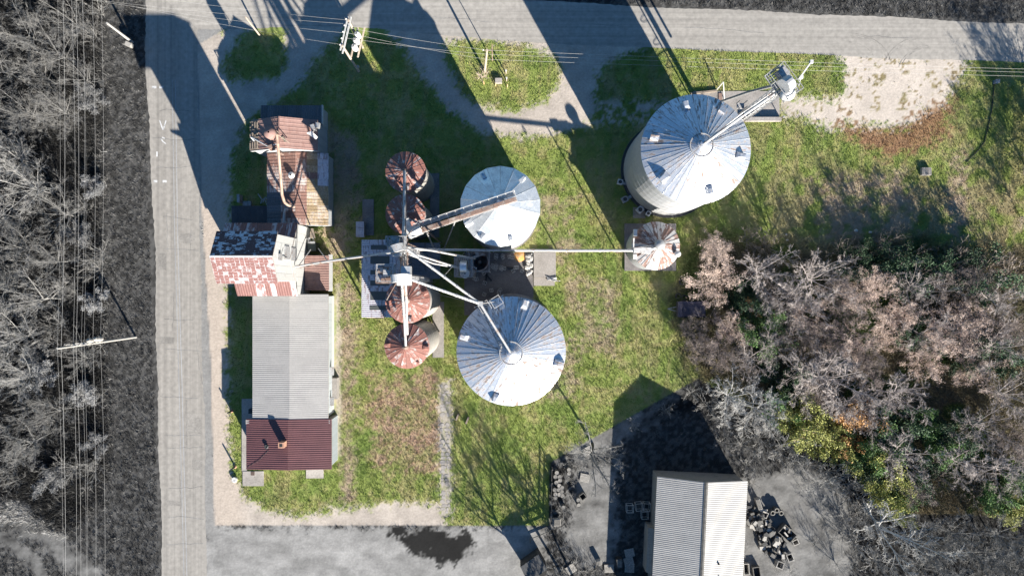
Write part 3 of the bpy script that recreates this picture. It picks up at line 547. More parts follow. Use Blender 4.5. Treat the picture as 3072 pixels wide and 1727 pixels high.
# the two centre legs
l1, l1c, *_ = leg('tall elevator leg with big white head and railed motor platform over the skylit shed', 1195, 834, 22, WHITEST, (-2.1, -0.5, -0.3, 1.3), Vector((1, 0.1, 0)))
l2, l2c, *_ = leg('tall elevator leg with grey head beside the skylit shed, feeding the rusty bins', 1190, 745, 20.5, GREYST, (-1.1, 0.7, 0.3, 1.2), Vector((1, 0.3, 0)))
MB().box((0.35, -0.15, 20.6), (1.3, 1.1, 1.0)).build('discharge_hood', WHITEST, l1, world=False)
MB().box((0.5, 0.75, 20.4), (0.9, 0.8, 1.2)).build('discharge_box', GALVC, l1, world=False)
mb = ladder(MB(), (0.75, 0, 0.5), (0.75, 0, 20.5), 0.45, Vector((0, 1, 0)), 0.03, 0.5)
for z in np.arange(3, 20, 1.2): mb.lathe([(0.38, z), (0.38, z + 0.06)], 10, (1.05, 0, 0))
mb.build('caged_ladder', GREYST, l1, world=False)
mb = ladder(MB(), (0.7, 0, 0.5), (0.7, 0, 19), 0.45, Vector((0, 1, 0)), 0.03, 0.5); mb.build('ladder', GREYST, l2, world=False)
def spout(parent, pts, r=0.15, mat=STEEL, name='spout', n=10): return MB().pipe([G(*p) for p in pts], r, n).build(name, mat, parent, False)
# overhead catwalk between the legs, along the row of bins
cat = thing('catwalk', 'narrow steel catwalk with drag conveyor running over the rusty bins', 'catwalk', (G(1212, 775, 16).x, G(1212, 775, 16).y, 0))
def walkway(parent, p0, p1, wd, mat, name='walkway', rails=True, tray=0.3):
    a, b = Vector(p0), Vector(p1); d = (b - a).normalized(); s = Vector((-d.y, d.x, 0)).normalized() * wd / 2
    MB().bar(a + Vector((0, 0, tray / 2)), b + Vector((0, 0, tray / 2)), wd * 0.62, tray).build(name, mat, parent)
    if rails:
        mb = MB()
        for k in (-1, 1):
            mb.bar(a + s * k, b + s * k, 0.06); mb.bar(a + s * k + Vector((0, 0, 0.9)), b + s * k + Vector((0, 0, 0.9)), 0.05)
            L = (b - a).length; nn = max(2, int(L / 1.3))
            for i in range(nn + 1): p = a.lerp(b, i / nn) + s * k; mb.bar(p, p + Vector((0, 0, 0.9)), 0.05)
        for i in range(int((b - a).length / 0.65) + 1): p = a + d * i * 0.65; mb.bar(p - s, p + s, 0.05)
        mb.build('handrail', STEEL, parent)
walkway(cat, G(1211, 718, 16.5), G(1211, 832, 16.5), 0.75, STEEL)
for (x, y) in ((1207, 728), (1217, 728), (1207, 826), (1217, 826)):
    p = G(x, y, 16.5); MB().bar((p.x, p.y, 0), (p.x, p.y, 16.5), 0.14).build('post', STEELD, cat)
spout(cat, [(1209, 722, 16.4), (1212, 640, 14.4), (1214, 514, 11.9)], 0.15, GREYST); spout(cat, [(1214, 722, 16.2), (1216, 650, 12.2)], 0.13, STEEL)
mb = MB(); mb.bar(G(1207, 722, 16.0), G(1210, 514, 11.6), 0.07); mb.bar(G(1217, 722, 16.0), G(1218, 514, 11.6), 0.07)
for i in range(14): f = i / 13; mb.bar(G(1207, 722, 16.0).lerp(G(1210, 514, 11.6), f), G(1217, 722, 16.0).lerp(G(1218, 514, 11.6), min(1, f + 0.07)), 0.05)
mb.build('truss', STEELD, cat)
spout(l1, [(1205, 845, 20.2), (1213, 960, 17.0), (1217, 1036, 15.0)], 0.13, STEEL); spout(l1, [(1214, 800, 19.0), (1218, 880, 16.4), (1222, 1003, 14.9)], 0.12, WHITEST)
spout(l1, [(1205, 850, 20.0), (1222, 900, 15.1)], 0.12, STEELD)
spout(l1, [(1212, 760, 20.2), (1216, 700, 18.3), (1217, 720, 16.9)], 0.12, STEEL)
spout(l2, [(1222, 748, 19.5), (1441, 911, 16.9), (1531, 1056, 15.9)], 0.13, STEEL); spout(l1, [(1216, 832, 20.2), (1441, 911, 17.0)], 0.13, WHITEST)
mb = MB(); mb.box(G(1441, 911, 16.9), (0.5, 0.5, 0.6)); mb.bar(G(1441, 911, 16.9), G(1462, 915, 12.7), 0.08); mb.bar(G(1441, 911, 16.9), G(1485, 905, 12.7), 0.08); mb.build('spout_stand', STEEL, l2)
spout(l2, [(1222, 741, 18.0), (1300, 752, 14.0), (1425, 776, 8.3)], 0.12, STEEL); spout(l2, [(1222, 755, 15.0), (1385, 806, 9.4)], 0.11, STEEL)
spout(l2, [(1220, 760, 14.0), (1300, 790, 11.6), (1390, 806, 9.2)], 0.10, GREYST)
mb = MB(); mb.box(G(1195, 755, 17.5), (0.9, 0.9, 1.2)); mb.tube(G(1204, 748, 18), G(1215, 750, 16.9), 0.3); mb.build('distributor', GALVC, l2)
mb = MB(); mb.box(G(1180, 738, 18.6), (1.0, 0.55, 0.5)); mb.build('drive_guard', M('cream_guard', (0.6, 0.56, 0.45), 0.6, 0), l2)
mb = MB()
for (a, b) in (((1128, 801, 20.6), (1174, 801, 20.6)), ((1128, 849, 20.6), (1174, 849, 20.6)), ((1128, 801, 20.6), (1128, 849, 20.6)), ((1135, 820, 20.9), (1170, 828, 20.9))): mb.bar(G(*a), G(*b), 0.08)
mb.box(G(1140, 812, 21.1), (0.5, 0.4, 0.5)); mb.box(G(1158, 840, 21.0), (0.9, 0.45, 0.35), 0.2); mb.tube(G(1150, 806, 21.2), G(1166, 806, 21.2), 0.16); mb.build('gear_drive', STEELD, l1)
for (a, b) in (((1200, 812, 21.6), (1214, 720, 16.9)), ((1188, 850, 19.6), (1160, 900, 14.4)), ((1206, 770, 19.0), (1222, 846, 17.0)), ((1199, 735, 20.0), (1236, 690, 13.0))): MB().bar(G(*a), G(*b), 0.06).build('brace', STEELD, l1)
for x0_ in (1201, 1221):
    a, b = G(x0_, 716, 17.6), G(x0_, 834, 17.6); mb = MB(); mb.bar(a, b, 0.05); mb.bar(a - Vector((0, 0, .5)), b - Vector((0, 0, .5)), 0.05)
    for i in range(9): p = a.lerp(b, i / 8); mb.bar(p, p - Vector((0, 0, 1.1)), 0.05); mb.bar(p - Vector((0, 0, 1.1)), a.lerp(b, min(1, (i + 1) / 8)), 0.035)
    mb.build('lattice', STEELD, cat)
for (a, b) in (((1441, 911, 16.8), (1300, 880, 0)), ((1330, 830, 18.2), (1393, 757, 0.1)), ((1300, 752, 13.9), (1333, 744, 0))): MB().tube(G(*a), G(*b), 0.025, 0.025, 5).build('guy_wire', STEEL, l2)
for (pts_, par) in (([(1222, 748, 19.5), (1441, 911, 16.9)], l2), ([(1216, 832, 20.2), (1441, 911, 17.0)], l1), ([(1205, 845, 20.2), (1213, 960, 17.0)], l1)):
    a, b = G(*pts_[0]), G(*pts_[1])
    for i in range(1, 6):
        o = MB().lathe([(0.13, -0.06), (0.17, -0.06), (0.17, 0.06), (0.13, 0.06)], 10).build('pipe_collar', GREYST, par, world=False); q = (b - a).to_track_quat('Z', 'Y').to_matrix().to_4x4(); o.matrix_local = Matrix.Translation(a.lerp(b, i / 6) - par.location) @ q
# left spout to the elevator house
ls = thing('grain_spout', 'long thin spout pipe sloping from the legs to the white elevator house wall', 'pipe', (G(1030, 778, 8).x, G(1030, 778, 8).y, 0))
spout(ls, [(1190, 755, 12.5), (1010, 779, 8.8), (886, 799, 6.2)], 0.12, STEEL, 'pipe'); spout(ls, [(1186, 757, 12.3), (1010, 783, 8.4), (900, 803, 6.0)], 0.05, STEELD, 'stay_rod')
mb = MB(); mb.bar(G(894, 800, 6.0), G(932, 748, 2.6), 0.09); mb.bar(G(985, 785, 8.2), G(955, 745, 2.6), 0.09); mb.build('brace', GREYST, ls)
# long level pipe to the small eastern bin
lp = thing('grain_spout', 'long level conveyor pipe crossing the yard to the small flaking bin', 'pipe', (G(1760, 752).x, G(1760, 752).y, 0))
spout(lp, [(1220, 748, 9.6), (1560, 751, 8.0), (1900, 751, 7.3)], 0.15, STEEL, 'pipe', 12)
mb = MB(); mb.box(G(1912, 751, 7.3), (0.9, 0.55, 0.5)); mb.box(G(1938, 752, 7.15), (1.1, 0.7, 0.55)); mb.tube(G(1950, 748, 7.25), G(1968, 742, 7.0), 0.2); mb.build('discharge_box', WHITEST, lp)
for i, x in enumerate((1400, 1481, 1600, 1700, 1800)): p = G(x, 751, 8.6 - 0.004 * (x - 1400)); MB().lathe([(0.2, -0.05), (0.24, -0.05), (0.24, 0.05), (0.2, 0.05)], 12).build('pipe_collar', GREYST, lp, world=False).matrix_local = Matrix.Translation(p - lp.location) @ Matrix.Rotation(math.pi / 2, 4, 'Y')
for (x, y, h_) in ((1672, 752, 7.8), (1850, 757, 7.4)):
    p = G(x, y); MB().tube((p.x, p.y, 0), (p.x, p.y, h_), 0.10, 0.08).build('support_post', STEELD, lp)
p = G(1850, 757); mb = MB(); mb.bar((p.x, p.y, 6.2), (p.x + 1.5, p.y + 0.3, 7.2), 0.07); mb.bar((p.x, p.y, 6.0), (p.x + 1.4, p.y - 0.3, 5.6), 0.07); mb.build('brace', GREYST, lp)
# inclined conveyor to the clean silver bin
ic = thing('inclined_conveyor', 'rusty inclined conveyor with railed walkway reaching the clean silver bin\'s peak', 'conveyor', (G(1313, 773).x, G(1313, 773).y, 0))
a, b = G(1247, 690, 11.6), G(1548, 590, 13.4); dv = (b - a).normalized(); sv = Vector((-dv.y, dv.x, 0)).normalized()
nseg = 9
for i in range(nseg):
    p, q = a.lerp(b, i / nseg), a.lerp(b, (i + 0.97) / nseg); MB().bar(p - sv * 0.22, q - sv * 0.22, 0.42, 0.5).build('housing_section', STEELD, ic)
mb = MB(); mb.bar(a + sv * 0.55, b + sv * 0.55, 0.07); mb.bar(a + sv * 0.55 + Vector((0, 0, 1)), b + sv * 0.55 + Vector((0, 0, 1)), 0.07); mb.bar(a - sv * 0.5 - Vector((0, 0, .2)), b - sv * 0.5 - Vector((0, 0, .2)), 0.07)
for i in range(13): p = a.lerp(b, i / 12); mb.bar(p + sv * 0.55, p + sv * 0.55 + Vector((0, 0, 1)), 0.06); mb.bar(p - sv * 0.5, p + sv * 0.55, 0.06)
mb.build('handrail', WHITEST, ic)
mb = MB()
for k in (0.15, 0.22, 0.29, 0.36): mb.bar(a + sv * k * 1.4, b + sv * k * 1.4, 0.07, 0.04)
mb.build('walkway', GREYST, ic)
mb = MB(); mb.box(G(1243, 694, 11.7), (1.6, 1.1, 1.2), 0.4); mb.tube(G(1232, 700, 12.4), G(1262, 684, 12.4), 0.35); mb.box(G(1222, 672, 11.9), (0.7, 1.1, 0.5), 0.3); mb.build('drive_box', WHITEST, ic)
mb = MB(); mb.bar(G(1213, 652, 11.8), G(1245, 664, 11.8), 0.09); mb.bar(G(1245, 664, 11.8), G(1300, 655, 11.8), 0.09); mb.bar(G(1210, 690, 11.4), G(1240, 690, 11.4), 0.09); mb.build('platform_edge', STEEL, ic)
for (t0, g0) in ((0.09, (1315, 775)), (0.42, (1333, 744))):
    p = a.lerp(b, t0); MB().tube(G(*g0), p, 0.09, 0.09).build('support_leg', STEEL, ic)
mb = MB(); q = a.lerp(b, 0.06); mb.bar((q.x, q.y, 0), (q.x, q.y, 11.4), 0.18); mb.bar((q.x + 0.9, q.y - 0.8, 0), (q.x + 0.3, q.y - 0.2, 11.3), 0.12); mb.build('tower_post', STEELD, ic)
# small leg beside the open hopper
l3, l3c, *_ = leg('short elevator leg with railed top platform beside the roofless hopper', 1390, 800, 9.6, GALVC, (-1.0, 0.9, -1.1, 1.1), Vector((0, 1, 0)), 0.6, 0.9)
MB().lathe([(0.5, 8.9), (0.55, 9.2), (0.5, 9.35), (0.1, 9.4)], 16, (0.15, -0.75, 0)).build('turnhead', WHITEST, l3, world=False)
mb = MB(); [mb.bar((x, y, 0), (x, y, 8.7), 0.1) for x in (-0.95, 0.85) for y in (-1.05, 1.05)]
for z in (2.2, 4.4, 6.6):
    for (p, q) in (((-0.95, -1.05), (0.85, -1.05)), ((0.85, -1.05), (0.85, 1.05)), ((0.85, 1.05), (-0.95, 1.05)), ((-0.95, 1.05), (-0.95, -1.05))): mb.bar((*p, z), (*q, z), 0.07); mb.bar((*p, z - 2.2), (*q, z), 0.05)
mb.build('tower_frame', STEEL, l3, world=False)
hp = thing('hopper', 'roofless rusty round hopper with torn rim on a square frame', 'hopper', (G(1436, 783, 5.5).x, G(1436, 783, 5.5).y, 0))
MB().lathe([(0.3, 2.0), (1.12, 3.6), (1.15, 5.5), (1.08, 5.5), (1.05, 3.8), (0.2, 2.4)], 26).build('shell', M('torn_hopper', (0.42, 0.40, 0.39), 0.6, 0.3, (0.22, 0.12, 0.09), 0.5, 1.8), hp, world=False)
mb = MB(); [mb.bar((x, y, 0), (x, y, 5.3), 0.1) for x in (-1.2, 1.2) for y in (-1.2, 1.2)]
for z in (3.4, 5.3):
    for (p, q) in (((-1.2, -1.2), (1.2, -1.2)), ((1.2, -1.2), (1.2, 1.2)), ((1.2, 1.2), (-1.2, 1.2)), ((-1.2, 1.2), (-1.2, -1.2))): mb.bar((*p, z), (*q, z), 0.08)
mb.build('frame', GREYST, hp, world=False)
mb = MB(); mb.bar((-1.2, 0.3, 5.6), (0.2, 0.7, 5.6), 0.25, 0.06); mb.bar((-0.9, -0.6, 5.6), (-0.2, -0.9, 5.6), 0.2, 0.05); mb.bar((-0.4, 0.9, 5.56), (0.7, 0.75, 5.56), 0.3, 0.05); mb.build('bent_sheet', STEEL, hp, world=False)
# the tall leg of the north-eastern bin
hx = G(2362, 252, 22); rad = Vector((hx.x, hx.y, 0)).normalized(); tan = Vector((-rad.y, rad.x, 0))
l4, l4c, s4, n4, rz4 = leg('tall silver elevator leg with motor head standing beside the largest bin', 2362, 252, 22, WHITEST, None, tan, 0.8)
R4 = Matrix.Rotation(rz4, 3, 'Z')
def L4(u, v, z): return Vector((l4c.x, l4c.y, 0)) + tan * u + rad * v + Vector((0, 0, z))
mb = MB(); pts = [L4(-1.2, -0.6, 20.6), L4(1.9, -0.6, 20.6), L4(1.9, 1.2, 20.6), L4(-1.2, 1.2, 20.6)]
for i in range(4):
    a, b = pts[i], pts[(i + 1) % 4]; mb.bar(a, b, 0.09)
    for dz in (0.55, 1.05): mb.bar(a + Vector((0, 0, dz)), b + Vector((0, 0, dz)), 0.05)
    for f in (0, 0.33, 0.66): p = a.lerp(b, f); mb.bar(p, p + Vector((0, 0, 1.05)), 0.05)
for i in range(12): f = (i + 0.5) / 12; mb.bar(pts[0].lerp(pts[1], f), pts[3].lerp(pts[2], f), 0.12, 0.03)
mb.build('platform', GREYST, l4)
mb = MB(); mb.box(L4(1.1, 0.5, 21.4), (0.8, 0.9, 0.9), rz4); mb.tube(L4(0.5, 0.7, 21.5), L4(1.7, 0.7, 21.5), 0.26); mb.build('motor', GREYST, l4)
MB().lathe([(0.05, 0.4), (0.62, 0.3), (0.72, 0.0), (0.55, -0.6), (0.2, -1.2)], 18, L4(-0.75, -0.1, 21.2)).build('discharge_hood', WHITEST, l4, True)
spout(l4, [(2352, 262, 20.6), (2230, 346, 18.0), (2112, 431, 15.7)], 0.15, STEEL); spout(l4, [(2345, 258, 20.2), (2228, 338, 17.2), (2118, 424, 15.6)], 0.06, STEEL, 'stay_rod')
spout(l4, [(2340, 252, 20.0), (2250, 275, 12.0), (2166, 304, 4.2)], 0.15, GREYST)
mb = ladder(MB(), L4(0, -0.6, 0.4), L4(0, -0.6, 20.4), 0.5, tan, 0.04, 0.5); mb.build('ladder', WHITEST, l4)
mb = MB()
for z in np.arange(3, 20.5, 1.3):
    ring = [L4(0.42 * math.cos(q), -0.6 - 0.75 * math.sin(q), z) for q in np.linspace(0, math.pi, 8)]
    for a, b in zip(ring, ring[1:]): mb.bar(a, b, 0.05)
mb.build('ladder_cage', WHITEST, l4)
mb = MB(); mb.bar(L4(-0.3, 1.2, 21.8), G(2434, 186, 22.4), 0.12); mb.box(G(2434, 186, 22.35), (0.3, 0.3, 0.3)); mb.build('hoist_arm', WHITEST, l4)
mb = MB(); mb.box(G(2403, 232, 21.5), (0.3, 0.3, 0.4)); mb.bar(L4(-0.8, 1.1, 21.3), G(2403, 232, 21.5), 0.06); mb.build('lamp', WHITEST, l4)
mb = MB(); mb.span(l4c.x - 1.2, l4c.x - 0.4, l4c.y + 0.5, l4c.y + 1.1, 11.2, 11.3)
for dx in (-1.2, -0.4):
    for dy in (0.5, 1.1): mb.bar((l4c.x + dx, l4c.y + dy, 11.2), (l4c.x + dx, l4c.y + dy, 12.3), 0.06)
mb.build('rest_platform', GREYST, l4)
mb = MB()
for z in (5, 10, 15): 
    p = L4(0, -0.3, z); q = nec + (Vector((p.x, p.y, 0)) - nec).normalized() * 5.7; mb.bar(p, (q.x, q.y, min(z, 12)), 0.09)
mb.build('bin_tie', STEEL, l4)
# timber beam and pipe frame at the pad's north edge
t = thing('guard_frame', 'bent steel pipe frame standing at the edge of the eastern concrete pad', 'frame', G(2172, 262))
MB().pipe([G(2148, 272), G(2170, 246, 1.6), G(2173, 300)], 0.06).build('pipe_frame', WHITEST, t)
tag(MB().bar(G(2072, 281, 0.15) , G(2150, 273, 0.15), 0.22, 0.3).build('timber_beam', WOOD), 'weathered timber beam lying along the pad beside the largest bin', 'beam')
tag(MB().add(*(lambda a, b: ([(a.x, b.y, 0.03), (b.x, b.y, 0.03), (b.x, a.y, 0.03), (a.x, a.y, 0.03), (a.x, b.y, .16), (b.x, b.y, .16), (b.x, a.y, .16), (a.x, a.y, .16)], [(4, 5, 6, 7), (0, 1, 5, 4), (1, 2, 6, 5), (2, 3, 7, 6), (3, 0, 4, 7)]))(G(2155, 281), G(2165, 304))).build('floor_grate', STEELD), 'rusty brown grate plate on the eastern concrete pad', 'grate')
t = thing('bollard', 'thin steel post with box standing on the kerb wall corner', 'post', G(2343, 357))
MB().tube(G(2341, 357), G(2341, 357) + Vector((0, 0, 1.1)), 0.06).build('post', STEELD, t); MB().box(G(2341, 357) + Vector((0, 0, 1.1)), (0.2, 0.2, 0.25)).build('cap', STEEL, t)

# ------------------------------------------------------------------ buildings
def roof_slope(part, ridge0, ridge1, eave0, n, mat, ribs=4, rib=0.035, lift=0.03, name='roof_panel', rows=1, tilt=0.0, mats=None, seed=1):
    """sheets laid from ridge to eave, each its own piece; sub-parts of a roof"""
    rt = part
    while rt.parent: rt = rt.parent
    inv = Matrix.Rotation(-rt.rotation_euler.z, 3, 'Z')
    r0, r1, e0 = [inv @ (Vector(q) - rt.location) for q in (ridge0, ridge1, eave0)]
    u = r1 - r0; L = u.length; u = u.normalized(); v = e0 - r0; D = v.length; v = v.normalized(); nn = u.cross(v)
    if nn.z < 0: nn = -nn
    wd = L / n; ln = D / rows; mb = MB(); rr = random.Random(seed)
    prof = [(0.0, 0.0)]
    for i in range(ribs):
        c = wd * (i + 0.5) / ribs; q = min(0.055, wd / ribs * 0.2); prof += [(c - q * 1.5, 0), (c - q * 0.6, rib), (c + q * 0.6, rib), (c + q * 1.5, 0)]
    prof.append((wd - 0.006, 0.0)); m_ = len(prof)
    ov = 0.05 if rows > 1 else 0.0; th = 0.018
    # local frame of the mesh: x along the ridge, y down the slope, z off the roof
    vs = [(x, y, z + (0.012 if (rows > 1 and y > 0) else 0)) for y in (0, ln + ov) for x, z in prof]; fs = [(i, i + 1, m_ + i + 1, m_ + i) for i in range(m_ - 1)]
    b = len(vs); vs += [(x, y, z - th) for x, y, z in vs]; fs += [(b + i, b + m_ + i, b + m_ + i + 1, b + i + 1) for i in range(m_ - 1)] + [(m_ + i, m_ + i + 1, b + m_ + i + 1, b + m_ + i) for i in range(m_ - 1)]
    fs += [(0, m_, b + m_, b), (m_ - 1, b + m_ - 1, b + 2 * m_ - 1, 2 * m_ - 1)]
    mb.add(vs, fs); me = mb.mesh(name)
    R = Matrix((u, v, u.cross(v))).transposed()
    if u.cross(v).z < 0:
        for vtx in me.vertices: vtx.co.z = -vtx.co.z
    else: me.flip_normals()
    me.materials.append(mat)
    for i in range(n):
        for j in range(rows):
            o = bpy.data.objects.new(name, me); C.objects.link(o); o.parent = part
            p = r0 + u * wd * i + v * ln * j + nn * (lift + (rr.uniform(0, 0.012) if tilt else 0))
            o.matrix_local = Matrix.Translation(p) @ R.to_4x4()
            if tilt: o.rotation_euler.rotate_axis('Z', rr.uniform(-tilt, tilt))
            if mats:
                mt = mats(i, j, rr)
                if mt: o.material_slots[0].link = 'OBJECT'; o.material_slots[0].material = mt
def gable(t, x0, x1, y0, y1, eave, ridge, axis, wallm, over=0.25, z0=0.0, name='wall', wx0=None):
    """gable building along 'x' or 'y'; returns roof part and ridge / eave points"""
    cx, cy = (x0 + x1) / 2, (y0 + y1) / 2; mb = MB()
    if axis == 'y': prof = [(x0, z0), (x1, z0), (x1, eave), (cx, ridge), (x0, eave)]; vs = [(a, q, b) for q in (y0, y1) for a, b in prof]
    else: prof = [(y0, z0), (y1, z0), (y1, eave), (cy, ridge), (y0, eave)]; vs = [(q, a, b) for q in (x0 if wx0 is None else wx0, x1) for a, b in prof]
    mb.add(vs, [(4, 3, 2, 1, 0), (5, 6, 7, 8, 9)] + [(i, (i + 1) % 5, 5 + (i + 1) % 5, 5 + i) for i in range(5)])
    mb.build(name, wallm, t)
    hw = (x1 - x0) / 2 if axis == 'y' else (y1 - y0) / 2; sl = (ridge - eave) / hw; o = over; ez = eave - sl * o + 0.03; rzz = ridge + 0.03; td = 0.08
    if axis == 'y':
        A = [(cx, y0 - o, rzz), (cx, y1 + o, rzz)]; E1 = [(x0 - o, y0 - o, ez), (x0 - o, y1 + o, ez)]; E2 = [(x1 + o, y0 - o, ez), (x1 + o, y1 + o, ez)]
    else:
        A = [(x0 - o, cy, rzz), (x1 + o, cy, rzz)]; E1 = [(x0 - o, y0 - o, ez), (x1 + o, y0 - o, ez)]; E2 = [(x0 - o, y1 + o, ez), (x1 + o, y1 + o, ez)]
    lo = lambda p: (p[0], p[1], p[2] + td)
    vs = [E1[0], A[0], E2[0], E1[1], A[1], E2[1]]; vs = vs + [lo(p) for p in vs]
    mb = MB().add(vs, [(6, 7, 10, 9), (7, 8, 11, 10), (0, 3, 4, 1), (1, 4, 5, 2), (0, 1, 7, 6), (1, 2, 8, 7), (3, 9, 10, 4), (4, 10, 11, 5), (0, 6, 9, 3), (2, 5, 11, 8)])
    rf = mb.build('roof', WOOD, t)
    U = lambda p: Vector(p) + Vector((0, 0, td))
    return rf, [U(p) for p in A], [U(p) for p in E1], [U(p) for p in E2]
# --- elevator house (tall tower, lower wings)
eh = thing('elevator_house', 'tall old elevator house with patchy rust plate roof and white east wall', 'building', (-28.7, 3.3, 0))
rf, A, E1, E2 = gable(eh, -31.7, -25.5, 0.75, 5.85, 12.3, 13.85, 'x', WHITESID, 0.22, wx0=-30.6)
roof_slope(rf, A[0], A[1], E1[0], 13, PLATE, 0, rows=9, tilt=0.01, seed=3); roof_slope(rf, A[0], A[1], E2[0], 13, PLATEN, 0, rows=9, tilt=0.01, seed=4)
MB().bar(A[0] + Vector((0, 0, 0.06)), A[1] + Vector((0, 0, 0.06)), 0.22, 0.05).build('ridge_cap', WHITEST, rf)
def siding(t, plane, a0, a1, n, zf, axis='x', mat=WHITESID, z0=0.0, off=0.02, gap=0.02, name='siding_panel'):
    wd = (a1 - a0) / n
    for i in range(n):
        p, q = a0 + wd * i + gap / 2, a0 + wd * (i + 1) - gap / 2; mid = []
        prof = [(p, z0), (q, z0), (q, zf(q)), (p, zf(p))]; d = off + random.uniform(0, 0.015)
        vs = [((plane, a, b) if axis == 'x' else (a, plane, b)) for a, b in prof] + [((plane + d, a, b) if axis == 'x' else (a, plane + (d if axis == 'y' else -d), b)) for a, b in prof]
        MB().add(vs, [(4, 5, 6, 7), (0, 1, 5, 4), (1, 2, 6, 5), (2, 3, 7, 6), (3, 0, 4, 7)]).build(name, mat, t)
zt = lambda y: 12.28 + 1.5 * (1 - abs(y - 3.3) / 2.55)
siding(eh, -25.48, 0.78, 5.82, 6, zt, z0=5.6)
siding(eh, -25.48, -0.8, 7.55, 8, lambda y: 4.95 + 0.6 * max(0, 1 - abs(y - 3.35) / 4.2), z0=0.0, off=0.03)
# lower wings hug the tower
rf2, A, E1, E2 = gable(eh, -32.4, -25.6, -0.75, 7.5, 5.0, 7.7, 'x', WHITESID, 0.18, name='lower_wall')
roof_slope(rf2, A[0], A[1], E1[0], 12, STRIPR, 2, rows=1, seed=5); roof_slope(rf2, A[0], A[1], E2[0], 12, STRIPR, 2, rows=1, seed=6)
MB().span(-34.0, -32.42, 3.6, 7.5, 0, 4.7).build('west_wall', WOOD, eh)
rp = MB().add([(-34.1, 3.6, 7.3), (-32.42, 3.6, 7.3), (-32.42, 7.6, 4.8), (-34.1, 7.6, 4.8), (-34.1, 3.6, 7.2), (-32.42, 3.6, 7.2), (-32.42, 7.6, 4.7), (-34.1, 7.6, 4.7)], [(0, 1, 2, 3)[::-1], (4, 5, 6, 7), (0, 4, 5, 1), (1, 5, 6, 2), (2, 6, 7, 3), (3, 7, 4, 0)]).build('west_roof', WOOD, eh)
roof_slope(rp, (-34.1, 3.6, 7.32), (-32.45, 3.6, 7.32), (-34.1, 7.65, 4.80), 3, STRIPR, 2, rows=3, seed=7)
# vents and hoods on the white wall
for (x, y, hh, ww, hz) in ((847, 758, 8.9, 1.5, 1.6), (880, 763, 6.6, 1.5, 1.5)):
    p = G(x, y, hh); mb = MB()
    mb.span(-25.44, -25.38, p.y - ww / 2, p.y + ww / 2, p.z - hz / 2, p.z + hz / 2)
    for i in range(7): z = p.z - hz / 2 + hz * (i + 0.5) / 7; mb.span(-25.38, -25.32, p.y - ww / 2, p.y + ww / 2, z - 0.06, z + 0.03)
    mb.build('louvre_vent', GREYST, eh)
p = G(823, 771, 11.4); mb = MB(); mb.span(-25.44, -25.2, p.y - 0.35, p.y + 0.35, p.z - 0.3, p.z + 0.3); mb.bar((-25.3, p.y, p.z), (-25.3, p.y, p.z - 2.2), 0.06); mb.bar((-25.3, p.y + 0.1, p.z), (-25.2, p.y + 1.1, p.z - 0.6), 0.05); mb.build('electric_box', GREYST, eh)
# low brown lean-to on its east side
lt = thing('lean_to_shed', 'low brown tin lean-to against the white elevator house', 'shed', (-23.9, 1.8, 0))
MB().span(-25.38, -22.6, -0.2, 3.9, 0, 2.3).build('wall', WOOD, lt)
rp = MB().span(-25.38, -22.45, -0.3, 4.0, 2.35, 2.42).build('roof', WOOD, lt)
roof_slope(rp, (-25.36, -0.3, 2.5), (-25.36, 4.0, 2.5), (-22.4, -0.3, 2.40), 7, RUSTPLAIN, 3)
MB().span(-22.6, -22.1, -0.4, 4.1, 1.9, 2.0).build('gutter_board', WHITESID, lt)
t = thing('auger_hopper', 'dark machine hopper with shovel shaped guard beside the brown lean-to', 'machine', G(945, 742))
p = G(945, 742); mb = MB(); mb.span(p.x - 0.45, p.x + 0.6, p.y - 0.55, p.y + 0.5, 0.4, 1.7); mb.build('body', M('dark_green_steel', (0.035, 0.05, 0.045), 0.5, 0.2, var=0.2), t)
mb = MB(); mb.tube(p + Vector((-0.2, 0.4, 1.7)), p + Vector((-0.2, 1.1, 1.7)), 0.2); mb.box(p + Vector((0.2, 0.5, 1.8)), (0.6, 0.25, 0.4)); mb.bar(p + Vector((-0.4, 0.9, 1.9)), p + Vector((-0.9, 1.3, 2.0)), 0.1); mb.build('motor', GREYST, t)
mb = MB(); [mb.bar(p + Vector((x, y, 0)), p + Vector((x, y, 0.5)), 0.1) for x in (-0.4, 0.55) for y in (-0.5, 0.45)]; mb.build('feet', GREYST, t)
MB().add([p + Vector(q) for q in ((0.0, 1.0, 2.2), (0.7, 1.0, 2.2), (0.4, 2.2, 2.1), (0.1, 2.2, 2.1), (0.0, 1.0, 2.26), (0.7, 1.0, 2.26), (0.4, 2.2, 2.16), (0.1, 2.2, 2.16))], [(4, 5, 6, 7), (3, 2, 1, 0), (0, 1, 5, 4), (1, 2, 6, 5), (2, 3, 7, 6), (3, 0, 4, 7)]).build('guard', WOOD, t)
mb = MB(); mb.bar(p + Vector((0.3, 0.4, 1.5)), p + Vector((0.25, 1.6, 2.1)), 0.1); mb.build('guard_arm', GREYST, t)
